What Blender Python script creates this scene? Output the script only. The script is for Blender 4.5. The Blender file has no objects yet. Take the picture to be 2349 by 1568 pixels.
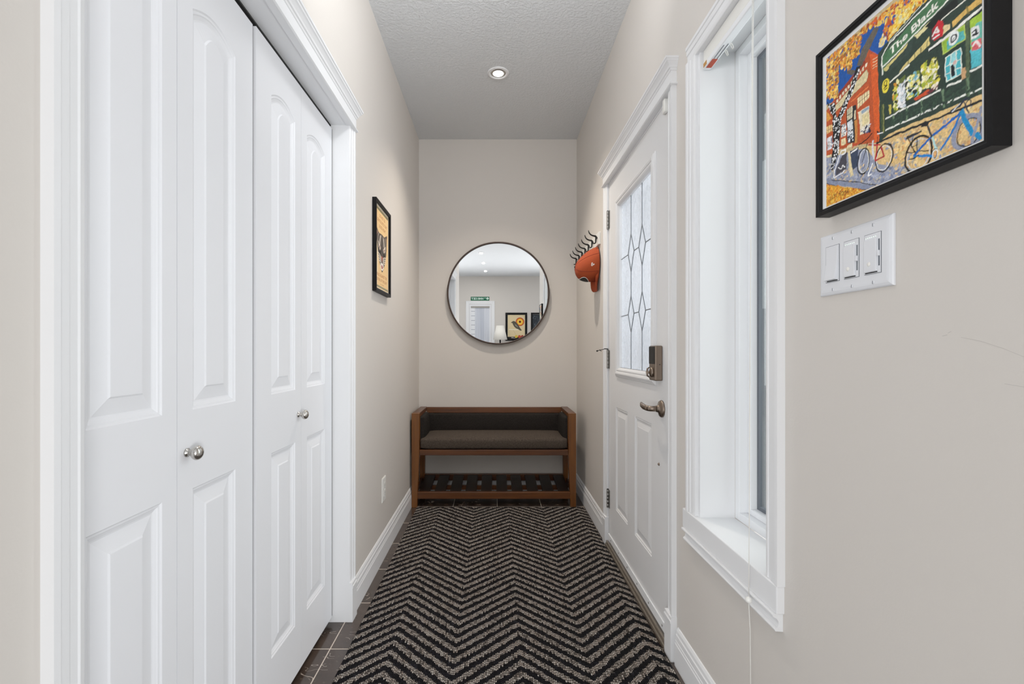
import bpy, bmesh, math, random
import numpy as np
from mathutils import Vector, Matrix
random.seed(7)
SC = bpy.context.scene
COL = SC.collection
PI = math.pi

# ------------------------------------------------------------------ colour / material helpers
def lin(h):
    if isinstance(h, str):
        c = [int(h[i:i+2], 16) / 255 for i in (0, 2, 4)]
    else:
        c = [v / 255 for v in h]
    return tuple((v / 12.92 if v <= .04045 else ((v + .055) / 1.055) ** 2.4) for v in c) + (1.0,)

class NT:
    def __init__(s, name):
        s.m = bpy.data.materials.new(name); s.m.use_nodes = True
        s.t = s.m.node_tree; s.n = s.t.nodes; s.n.clear()
        s.out = s.n.new('ShaderNodeOutputMaterial')
    def new(s, k, **kw):
        o = s.n.new(k)
        for a, v in kw.items(): setattr(o, a, v)
        return o
    def link(s, a, b): s.t.links.new(a, b)
    def put(s, sock, v):
        if hasattr(v, 'is_output'): s.link(v, sock)
        else: sock.default_value = v
    def math(s, op, a, b=0.0, c=0.0):
        o = s.new('ShaderNodeMath', operation=op)
        for i, v in enumerate((a, b, c)): s.put(o.inputs[i], v)
        return o.outputs[0]
    def mix(s, f, a, b):
        o = s.new('ShaderNodeMix', data_type='RGBA')
        s.put(o.inputs['Factor'], f); s.put(o.inputs['A'], a) if False else None
        s.put(o.inputs[6], a); s.put(o.inputs[7], b)
        return o.outputs[2]
    def ramp(s, f, stops):
        o = s.new('ShaderNodeValToRGB'); r = o.color_ramp
        while len(r.elements) < len(stops): r.elements.new(.5)
        for e, (p, c) in zip(r.elements, stops): e.position = p; e.color = c
        s.link(f, o.inputs[0]); return o.outputs[0]
    def noise(s, vec, scale, detail=2.0, rough=.5):
        o = s.new('ShaderNodeTexNoise'); s.put(o.inputs['Scale'], scale)
        o.inputs['Detail'].default_value = detail; o.inputs['Roughness'].default_value = rough
        if vec is not None: s.link(vec, o.inputs['Vector'])
        return o.outputs['Fac']
    def pos(s): return s.new('ShaderNodeNewGeometry').outputs['Position']
    def obj(s): return s.new('ShaderNodeTexCoord').outputs['Object']
    def sep(s, v):
        o = s.new('ShaderNodeSeparateXYZ'); s.link(v, o.inputs[0]); return o.outputs
    def comb(s, x, y, z):
        o = s.new('ShaderNodeCombineXYZ')
        for i, v in enumerate((x, y, z)): s.put(o.inputs[i], v)
        return o.outputs[0]
    def scalev(s, v, sc):
        o = s.new('ShaderNodeVectorMath', operation='MULTIPLY'); s.link(v, o.inputs[0]); o.inputs[1].default_value = sc
        return o.outputs[0]
    def bump(s, h, strength, dist):
        o = s.new('ShaderNodeBump'); s.link(h, o.inputs['Height'])
        o.inputs['Strength'].default_value = strength; o.inputs['Distance'].default_value = dist
        return o.outputs[0]
    def pbsdf(s, col, rough=.5, metal=0.0, normal=None, **kw):
        o = s.new('ShaderNodeBsdfPrincipled')
        s.put(o.inputs['Base Color'], col); s.put(o.inputs['Roughness'], rough); s.put(o.inputs['Metallic'], metal)
        if normal is not None: s.link(normal, o.inputs['Normal'])
        for k, v in kw.items(): s.put(o.inputs[k.replace('_', ' ')], v)
        s.link(o.outputs[0], s.out.inputs[0]); return s.m

def plain(name, col, rough=.5, metal=0.0, var=.04, scale=30.0, bump=0.0, bscale=200.0, bdist=.0005, **kw):
    t = NT(name); c = lin(col); p = t.pos()
    n = t.noise(p, scale, 3)
    a = tuple(v * (1 - var) for v in c[:3]) + (1,); b = tuple(min(1, v * (1 + var)) for v in c[:3]) + (1,)
    cc = t.mix(n, a, b)
    nm = t.bump(t.noise(p, bscale, 3), bump, bdist) if bump else None
    return t.pbsdf(cc, rough, metal, nm, **kw)

M = {}
def wall_material():
    t = NT('beige_wall_paint'); p = t.pos()
    n = t.noise(p, 1.3, 2)
    c = t.mix(n, lin(WALLC), lin(tuple(min(255, v + 4) for v in WALLC)))
    nm = t.bump(t.noise(p, 160, 3), .18, .0015)
    return t.pbsdf(c, .55, 0, nm, Specular_IOR_Level=.35)
def ceiling_material():
    t = NT('knockdown_ceiling'); p = t.pos()
    n = t.noise(p, 70, 4, .6)
    h = t.ramp(n, [(.42, (0, 0, 0, 1)), (.6, (1, 1, 1, 1))])
    return t.pbsdf(lin(CEILC), .8, 0, t.bump(h, .6, .003), Specular_IOR_Level=.2)
def tile_material():
    t = NT('dark_brown_marble_tile'); p = t.pos(); x, y, z = t.sep(p)
    T = .308
    fx = t.math('FRACT', t.math('DIVIDE', t.math('ADD', x, .602 + T * 20), T))
    fy = t.math('FRACT', t.math('DIVIDE', t.math('ADD', y, T * 20 - 1.693), T))
    w = .0019 / T
    def edge(f): return t.math('LESS_THAN', t.math('MINIMUM', f, t.math('SUBTRACT', 1.0, f)), w)
    g = t.math('MAXIMUM', edge(fx), edge(fy))
    n = t.noise(p, 7, 5, .65)
    base = t.mix(n, lin('1d1612'), lin('53443b'))
    # pale veins where a warped noise crosses its middle
    v1 = t.math('ABSOLUTE', t.math('SUBTRACT', t.noise(p, 4.5, 2, .55), .5))
    v2 = t.math('ABSOLUTE', t.math('SUBTRACT', t.noise(t.scalev(p, (1.3, 2.6, 1)), 6, 2, .6), .52))
    patch = t.math('GREATER_THAN', t.noise(p, 11, 2), .56)
    vein = t.math('MULTIPLY', t.math('MAXIMUM', t.math('LESS_THAN', v1, .0032), t.math('LESS_THAN', v2, .0036)), patch)
    c = t.mix(t.math('MULTIPLY', vein, .75), base, lin('b9aa9c'))
    c = t.mix(t.math('MULTIPLY', t.math('GREATER_THAN', t.noise(p, 60, 2), .68), .15), c, lin('8a7a6c'))
    c = t.mix(g, c, lin('cdbfb0'))
    return t.pbsdf(c, t.math('ADD', .16, t.math('MULTIPLY', g, .5)), 0, None, Specular_IOR_Level=.5)
def rug_material():
    t = NT('chevron_woven_runner'); p = t.pos(); x, y, z = t.sep(p)
    wob = t.math('MULTIPLY', t.math('SUBTRACT', t.noise(p, 6, 2), .5), .006)
    px = t.math('PINGPONG', t.math('ADD', x, 10 * .466 - .0895), .233)
    v = t.math('ADD', t.math('ADD', y, wob), t.math('MULTIPLY', px, .93))
    # short yarn loops: staggered columns stretched along the run
    cx = t.math('MULTIPLY', x, 1 / .0056)
    col_id = t.math('FLOOR', cx)
    wn = t.new('ShaderNodeTexWhiteNoise', noise_dimensions='1D'); t.link(col_id, wn.inputs['W'])
    cyv = t.math('ADD', t.math('MULTIPLY', y, 1 / .0115), t.math('MULTIPLY', wn.outputs[0], 3.0))
    row_id = t.math('FLOOR', cyv)
    wn2 = t.new('ShaderNodeTexWhiteNoise', noise_dimensions='2D'); t.link(t.comb(col_id, row_id, 0.0), wn2.inputs['Vector'])
    r2 = wn2.outputs['Value']
    # stripe edge stepped per loop
    yq = t.math('ADD', v, t.math('MULTIPLY', t.math('SUBTRACT', r2, .5), .0095))
    f = t.math('FRACT', t.math('DIVIDE', t.math('ADD', yq, 10 * .056 - 2.113 + .014), .056))
    light = t.math('LESS_THAN', f, .51)
    lx = t.math('ABSOLUTE', t.math('SUBTRACT', t.math('FRACT', cx), .5))
    ly = t.math('ABSOLUTE', t.math('SUBTRACT', t.math('FRACT', cyv), .5))
    bead = t.math('SUBTRACT', 1.0, t.math('ADD', t.math('MULTIPLY', lx, 2.1), t.math('MULTIPLY', t.math('POWER', ly, 3.0), 6.0)))
    yarn = t.ramp(r2, [(0, lin('5a514b')), (.18, lin('8e847c')), (.55, lin('d6cbc1')), (.8, lin('bba99b')), (1, lin('f4ece2'))])
    yarn = t.mix(t.math('MAXIMUM', bead, 0.0), lin('1a1715'), yarn)
    dk = t.ramp(r2, [(0, lin('060608')), (.7, lin('0e0e11')), (.96, lin('131217')), (1, lin('1e1e24'))])
    c = t.mix(light, dk, yarn)
    nm = t.bump(bead, .6, .003)
    return t.pbsdf(c, .95, 0, nm, Specular_IOR_Level=.1)
def wood_material(name, a, b, axis):
    t = NT(name); p = t.pos()
    sc = [40.0, 40.0, 40.0]; sc[axis] = 2.2
    q = t.scalev(p, tuple(sc))
    n = t.noise(q, 1.0, 5, .6)
    big = t.noise(t.scalev(p, tuple(v * .12 for v in sc)), 1.6, 3)
    f = t.math('ADD', t.math('MULTIPLY', n, .65), t.math('MULTIPLY', big, .35))
    c = t.ramp(f, [(.3, lin(a)), (.7, lin(b))])
    return t.pbsdf(c, .38, 0, t.bump(n, .08, .0006), Specular_IOR_Level=.45)
def fabric_material(name, a1, b1):
    t = NT(name); p = t.pos()
    a = t.noise(t.scalev(p, (900, 90, 90)), 1, 2); b = t.noise(t.scalev(p, (90, 700, 900)), 1, 2)
    f = t.math('MULTIPLY', t.math('ADD', a, b), .5)
    c = t.ramp(f, [(.35, lin(a1)), (.65, lin(b1))])
    return t.pbsdf(c, .95, 0, t.bump(f, .5, .001), Specular_IOR_Level=.1)
def brushed(name, col, rough, axis=2):
    t = NT(name); p = t.obj(); sc = [500.0, 500.0, 500.0]; sc[axis] = 12.0
    n = t.noise(t.scalev(p, tuple(sc)), 1, 2)
    c = lin(col)
    cc = t.mix(n, tuple(v * .85 for v in c[:3]) + (1,), c)
    return t.pbsdf(cc, t.math('ADD', rough, t.math('MULTIPLY', n, .1)), 1.0)
def mirror_material():
    t = NT('mirror_silvering'); return t.pbsdf((.93, .94, .94, 1), .004, 1.0)
def glass_pane(name, milky, tint, bump=0.0):
    t = NT(name); p = t.pos()
    n = t.noise(t.scalev(p, (1, 1, .45)), 95, 3, .6)
    tr = t.new('ShaderNodeBsdfTransparent'); tr.inputs[0].default_value = tint
    tl = t.new('ShaderNodeBsdfTranslucent'); tl.inputs[0].default_value = tint
    gl = t.new('ShaderNodeBsdfGlossy'); gl.inputs['Roughness'].default_value = .08 if milky else .01
    if bump:
        b = t.bump(n, bump, .004); t.link(b, gl.inputs['Normal']); t.link(b, tl.inputs['Normal'])
    m1 = t.new('ShaderNodeMixShader')
    fac = t.math('MULTIPLY_ADD', n, .3, milky - .15) if milky else 0.0
    t.put(m1.inputs[0], fac); t.link(tr.outputs[0], m1.inputs[1]); t.link(tl.outputs[0], m1.inputs[2])
    fr = t.new('ShaderNodeFresnel'); fr.inputs[0].default_value = 1.45
    m2 = t.new('ShaderNodeMixShader'); t.put(m2.inputs[0], t.math('MULTIPLY', fr.outputs[0], .8))
    t.link(m1.outputs[0], m2.inputs[1]); t.link(gl.outputs[0], m2.inputs[2])
    t.link(m2.outputs[0], t.out.inputs[0]); return t.m
def lamp_material(name, col, strength):
    t = NT(name); e = t.new('ShaderNodeEmission'); e.inputs[0].default_value = col; e.inputs[1].default_value = strength
    t.link(e.outputs[0], t.out.inputs[0]); return t.m
def shade_material():
    t = NT('linen_lamp_shade'); p = t.obj()
    n = t.noise(p, 300, 2); c = t.mix(n, lin('e9e4d8'), lin('f6f2ea'))
    return t.pbsdf(c, .9, 0, None)
def art_material():
    t = NT('painted_print'); a = t.new('ShaderNodeVertexColor'); a.layer_name = 'ink'
    n = t.noise(t.obj(), 420, 3, .7)
    f = t.math('MULTIPLY_ADD', n, .7, .65)
    o = t.new('ShaderNodeVectorMath', operation='SCALE'); t.link(a.outputs[0], o.inputs[0]); t.link(f, o.inputs['Scale'])
    return t.pbsdf(o.outputs[0], .55, 0, None, Specular_IOR_Level=.2)
def print_material():
    t = NT('flat_printed_paper'); a = t.new('ShaderNodeVertexColor'); a.layer_name = 'ink'
    n = t.noise(t.obj(), 150, 2)
    f = t.math('MULTIPLY_ADD', n, .12, .94)
    o = t.new('ShaderNodeVectorMath', operation='SCALE'); t.link(a.outputs[0], o.inputs[0]); t.link(f, o.inputs['Scale'])
    return t.pbsdf(o.outputs[0], .6, 0, None, Specular_IOR_Level=.2)
def siding_material():
    t = NT('pale_lap_siding'); p = t.pos(); x, y, z = t.sep(p)
    f = t.math('FRACT', t.math('MULTIPLY', z, 1 / .115))
    l = t.math('LESS_THAN', f, .12)
    c = t.mix(l, lin('e9ebf0'), lin('9aa0ac'))
    return t.pbsdf(c, .6)
def cloth_material(name, a, b):
    t = NT(name); p = t.pos()
    q = t.noise(t.scalev(p, (9, 9, .3)), 1, 3)
    c = t.ramp(q, [(.35, lin(a)), (.65, lin(b))])
    return t.pbsdf(c, .8)

# ------------------------------------------------------------------ mesh helpers
LOC = {}
class MB:
    """collects faces in world coordinates; build() links them as one mesh object"""
    def __init__(s): s.v = []; s.f = []; s.mi = []; s.c = []; s.cur = 0; s.sm = []; s.smooth = False; s.col = None
    def add(s, vs, fs):
        o = len(s.v); s.v += [tuple(v) for v in vs]
        for f in fs:
            s.f.append([o + i for i in f]); s.mi.append(s.cur); s.sm.append(s.smooth); s.c.append(s.col)
        return s
    def box(s, x0, x1, y0, y1, z0, z1):
        x0, x1 = sorted((x0, x1)); y0, y1 = sorted((y0, y1)); z0, z1 = sorted((z0, z1))
        return s.add([(x0,y0,z0),(x1,y0,z0),(x1,y1,z0),(x0,y1,z0),(x0,y0,z1),(x1,y0,z1),(x1,y1,z1),(x0,y1,z1)],
            [(0,3,2,1),(4,5,6,7),(0,1,5,4),(1,2,6,5),(2,3,7,6),(3,0,4,7)])
    def loft(s, rings, cap=True, closed=True):
        n = len(rings[0]); vs = [p for r in rings for p in r]; fs = []
        for i in range(len(rings) - 1):
            for j in range(n if closed else n - 1):
                k = (j + 1) % n
                fs.append((i*n + j, i*n + k, (i+1)*n + k, (i+1)*n + j))
        if cap:
            fs.append(tuple(range(n - 1, -1, -1))); fs.append(tuple((len(rings)-1)*n + j for j in range(n)))
        return s.add(vs, fs)
    def prism(s, prof, fn, a, b):
        return s.loft([[fn(p, a) for p in prof], [fn(p, b) for p in prof]])
    def tube(s, path, r, n=10, cap=True, flat=None):
        P = [Vector(p) for p in path]; rings = []
        up = None
        for i, p in enumerate(P):
            d = (P[min(i+1, len(P)-1)] - P[max(i-1, 0)]).normalized()
            if up is None:
                up = Vector((0, 0, 1)) if abs(d.z) < .9 else Vector((1, 0, 0))
            a = d.cross(up).normalized(); b = a.cross(d).normalized(); up = b
            rr = r[i] if isinstance(r, (list, tuple)) else r
            rings.append([p + a*math.cos(2*PI*k/n)*rr*(flat or 1) + b*math.sin(2*PI*k/n)*rr for k in range(n)])
        return s.loft(rings, cap)
    def lathe(s, prof, c, axis, n=32, cap=True):
        """prof: (radius, height along axis)"""
        ax = Vector(axis).normalized(); u = ax.orthogonal().normalized(); w = ax.cross(u); c = Vector(c)
        rings = [[c + ax*h + (u*math.cos(2*PI*k/n) + w*math.sin(2*PI*k/n))*max(r, 1e-5) for k in range(n)] for r, h in prof]
        return s.loft(rings, cap)
    def build(s, name, mats, parent=None, loc=None, bevel=0.0, seg=2, hue=None, fix=True, sub=0):
        if not isinstance(mats, (list, tuple)): mats = [mats]
        if loc is None: loc = LOC[parent.name] if parent is not None else (0, 0, 0)
        L = Vector(loc); me = bpy.data.meshes.new(name)
        me.from_pydata([tuple(Vector(v) - L) for v in s.v], [], s.f)
        for m in mats: me.materials.append(m)
        for p, i, q in zip(me.polygons, s.mi, s.sm): p.material_index = i; p.use_smooth = q
        if any(c is not None for c in s.c):
            at = me.color_attributes.new('ink', 'FLOAT_COLOR', 'CORNER')
            for p, c in zip(me.polygons, s.c):
                for li in p.loop_indices: at.data[li].color = c or (1, 1, 1, 1)
        if fix:
            bm = bmesh.new(); bm.from_mesh(me); bmesh.ops.recalc_face_normals(bm, faces=bm.faces); bm.to_mesh(me); bm.free()
        me.update()
        o = bpy.data.objects.new(name, me); COL.objects.link(o)
        if parent is not None:
            o.parent = parent; o.location = L - Vector(LOC[parent.name])
        else: o.location = L
        LOC[o.name] = tuple(L)
        if sub:
            md = o.modifiers.new('soft', 'SUBSURF'); md.levels = md.render_levels = sub
        if bevel:
            md = o.modifiers.new('edge', 'BEVEL'); md.width = bevel; md.segments = seg; md.limit_method = 'ANGLE'; md.angle_limit = math.radians(40)
            md.harden_normals = False
        return o
def tag(o, label=None, cat=None, group=None, kind=None):
    if label: o['label'] = label
    if cat: o['category'] = cat
    if group: o['group'] = group
    if kind: o['kind'] = kind
    return o
def empty(name, loc, label=None, cat=None, group=None, kind=None):
    o = bpy.data.objects.new(name, None); COL.objects.link(o); o.location = loc; o.empty_display_size = .05
    LOC[o.name] = tuple(loc); return tag(o, label, cat, group, kind)
def struct(o): o['kind'] = 'structure'; return o
def copy_tree(o, loc, label):
    r = o.copy(); COL.objects.link(r); r.location = loc; r['label'] = label
    for ch in o.children:
        c = ch.copy(); COL.objects.link(c); c.parent = r
        for g in ch.children:
            d = g.copy(); COL.objects.link(d); d.parent = c
    return r
def text_faces(txt, bold=.0):
    cu = bpy.data.curves.new('glyphs', 'FONT'); cu.body = txt; cu.size = 1; cu.resolution_u = 3; cu.offset = bold
    o = bpy.data.objects.new('glyphs', cu); COL.objects.link(o)
    dg = bpy.context.evaluated_depsgraph_get(); me = o.evaluated_get(dg).to_mesh()
    vs = [(v.co.x, v.co.y) for v in me.vertices]; fs = [tuple(p.vertices) for p in me.polygons]
    o.evaluated_get(dg).to_mesh_clear(); bpy.data.objects.remove(o); bpy.data.curves.remove(cu)
    x0 = min(v[0] for v in vs); x1 = max(v[0] for v in vs); y0 = min(v[1] for v in vs); y1 = max(v[1] for v in vs)
    return [((x-x0)/(x1-x0), (y-y0)/(y1-y0)) for x, y in vs], fs
def offset_points(path, w):
    """flat ribbon outline quads along a 2-D path"""
    q = []
    for i in range(len(path) - 1):
        (x0, y0), (x1, y1) = path[i], path[i+1]; dx, dy = x1-x0, y1-y0; L = math.hypot(dx, dy) or 1
        nx, ny = -dy/L*w/2, dx/L*w/2; ex, ey = dx/L*w*.25, dy/L*w*.25
        q.append([(x0+nx-ex, y0+ny-ey), (x0-nx-ex, y0-ny-ey), (x1-nx+ex, y1-ny+ey), (x1+nx+ex, y1+ny+ey)])
    return q
def inside(p, poly):
    x, y = p; r = False; n = len(poly)
    for i in range(n):
        (x0, y0), (x1, y1) = poly[i], poly[i-1]
        if (y0 > y) != (y1 > y) and x < (x1-x0)*(y-y0)/(y1-y0) + x0: r = not r
    return r
def clip(poly, lo=0.0, hi=1000.0):
    for ax, lim, sg in ((0, lo, 1), (0, hi, -1), (1, lo, 1), (1, hi, -1)):
        o = []
        for i in range(len(poly)):
            a, b = poly[i-1], poly[i]; da, db = sg*(a[ax]-lim), sg*(b[ax]-lim)
            if (da >= 0) != (db >= 0):
                t = da/(da-db); o.append((a[0]+(b[0]-a[0])*t, a[1]+(b[1]-a[1])*t))
            if db >= 0: o.append(b)
        poly = o
        if not poly: return poly
    return poly
class Art:
    """flat artwork: coloured shapes laid over one another, then woven into one fine coloured sheet;
    place(u, v) maps 0..1000 sheet units to the sheet"""
    def __init__(s, place, nu, nv, over=3, wobble=0.0, streak=0.0):
        s.place = place; s.nu, s.nv, s.over = nu, nv, over; s.wobble, s.streak = wobble, streak
        s.W, s.H = nu*over, nv*over; s.px = np.zeros((s.H, s.W, 3), np.float32)
        s.rng = np.random.default_rng(5)
    def fill(s, col, pts):
        if len(pts) < 3: return
        xs = np.array([q[0] for q in pts])*s.W/1000; ys = np.array([q[1] for q in pts])*s.H/1000
        x0, x1 = max(0, int(xs.min())), min(s.W, int(xs.max()) + 2); y0, y1 = max(0, int(ys.min())), min(s.H, int(ys.max()) + 2)
        if x1 <= x0 or y1 <= y0: return
        X, Y = np.meshgrid(np.arange(x0, x1) + .5, np.arange(y0, y1) + .5); m = np.zeros(X.shape, bool); n = len(pts)
        for k in range(n):
            ax, ay, bx, by = xs[k-1], ys[k-1], xs[k], ys[k]
            if ay == by: continue
            m ^= ((ay > Y) != (by > Y)) & (X < (bx - ax)*(Y - ay)/(by - ay) + ax)
        s.px[y0:y1, x0:x1][m] = col[:3]
    def poly(s, col, pts, jit=0, fresh=True):
        c = lin(col)
        if jit:
            f = 1 + random.uniform(-jit, jit); c = tuple(v*f for v in c[:3])
        s.fill(c, list(pts))
    def field(s, cells):
        g = s.rng.standard_normal((cells + 2, cells + 2)); y = np.linspace(0, cells, s.H); x = np.linspace(0, cells, s.W)
        iy, ix = y.astype(int), x.astype(int); fy, fx = (y - iy)[:, None], (x - ix)[None, :]
        fy = fy*fy*(3 - 2*fy); fx = fx*fx*(3 - 2*fx)
        a = g[iy][:, ix]; b = g[iy][:, ix + 1]; c = g[iy + 1][:, ix]; d = g[iy + 1][:, ix + 1]
        return (a*(1 - fx) + b*fx)*(1 - fy) + (c*(1 - fx) + d*fx)*fy
    def build(s, name, mat, parent):
        px = s.px
        if s.wobble:
            k = s.wobble*s.W/1000
            dx = s.field(70)*k + s.field(25)*k; dy = s.field(70)*k + s.field(25)*k
            yy, xx = np.mgrid[0:s.H, 0:s.W]
            px = px[np.clip((yy + dy).astype(int), 0, s.H - 1), np.clip((xx + dx).astype(int), 0, s.W - 1)]
        if s.streak:
            f = 1 + s.streak*(s.field(160)*.6 + s.field(60)*.4); px = px*np.clip(f, .35, 1.8)[..., None]
        o = s.over; px = px.reshape(s.nv, o, s.nu, o, 3).mean((1, 3))
        L = Vector(LOC[parent.name]); nu, nv = s.nu, s.nv
        A, Bx, Cx = (Vector(s.place(0, 0)), Vector(s.place(1000, 0)), Vector(s.place(0, 1000)))
        gu = np.linspace(0, 1, nu); gv = np.linspace(0, 1, nv)
        co = np.array(A - L)[None, None] + gu[None, :, None]*np.array(Bx - A)[None, None] + gv[:, None, None]*np.array(Cx - A)[None, None]
        idx = np.arange(nu*nv).reshape(nv, nu)
        f = np.stack([idx[:-1, :-1], idx[:-1, 1:], idx[1:, 1:], idx[1:, :-1]], -1).reshape(-1, 4)
        me = bpy.data.meshes.new(name); me.vertices.add(nu*nv); me.vertices.foreach_set('co', co.astype(np.float32).ravel())
        me.loops.add(f.size); me.loops.foreach_set('vertex_index', f.astype(np.int32).ravel())
        me.polygons.add(len(f)); me.polygons.foreach_set('loop_start', np.arange(0, f.size, 4, dtype=np.int32))
        at = me.color_attributes.new('ink', 'FLOAT_COLOR', 'POINT')
        at.data.foreach_set('color', np.concatenate([px, np.ones((nv, nu, 1))], -1).astype(np.float32).ravel())
        me.update(calc_edges=True); me.materials.append(mat)
        ob = bpy.data.objects.new(name, me); COL.objects.link(ob); ob.parent = parent; LOC[ob.name] = tuple(L)
        return ob
    def line(s, col, w, pts):
        for q in offset_points(pts, w): s.poly(col, q)
    def ring(s, col, w, c, a, b, n=48):
        P = [(c[0]+a*math.cos(2*PI*i/n), c[1]+b*math.sin(2*PI*i/n)) for i in range(n+1)]
        if w is None: s.poly(col, P[:-1])
        else:
            for q in offset_points(P, w): s.poly(col, q)
    def dabs(s, cols, n, size, poly):
        x0 = min(p[0] for p in poly); x1 = max(p[0] for p in poly); y0 = min(p[1] for p in poly); y1 = max(p[1] for p in poly)
        k = t = 0
        while k < n and t < n*40:
            t += 1; p = (random.uniform(x0, x1), random.uniform(y0, y1))
            if not inside(p, poly): continue
            k += 1; a = random.uniform(*size)*.62; b = a*random.uniform(.4, .75); th = random.uniform(0, PI)
            s.poly(random.choice(cols), [(p[0]+a*math.cos(q)*math.cos(th)-b*math.sin(q)*math.sin(th), p[1]+a*math.cos(q)*math.sin(th)+b*math.sin(q)*math.cos(th)) for q in (0, .8, 1.6, 2.4, 3.2, 4.0, 4.8, 5.6)], .14)
    def text(s, col, txt, p0, p1, h, slant=0.0, bold=0.0):
        vs, fs = text_faces(txt, bold); c = lin(col)
        dx, dy = p1[0]-p0[0], p1[1]-p0[1]; L = math.hypot(dx, dy); nx, ny = -dy/L, dx/L
        Q = [(p0[0]+dx*x+nx*h*y+slant*h*y, p0[1]+dy*x+ny*h*y) for x, y in vs]
        for f in fs: s.fill(c, [Q[i] for i in f])
WORLD=1.0; P_HALL=64; P_ROOM=5; P_FILL=105; P_SIDE=19; P_DOOR=9; P_BOUNCE=10; EXPO=0.06; GAM=1.2
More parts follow.
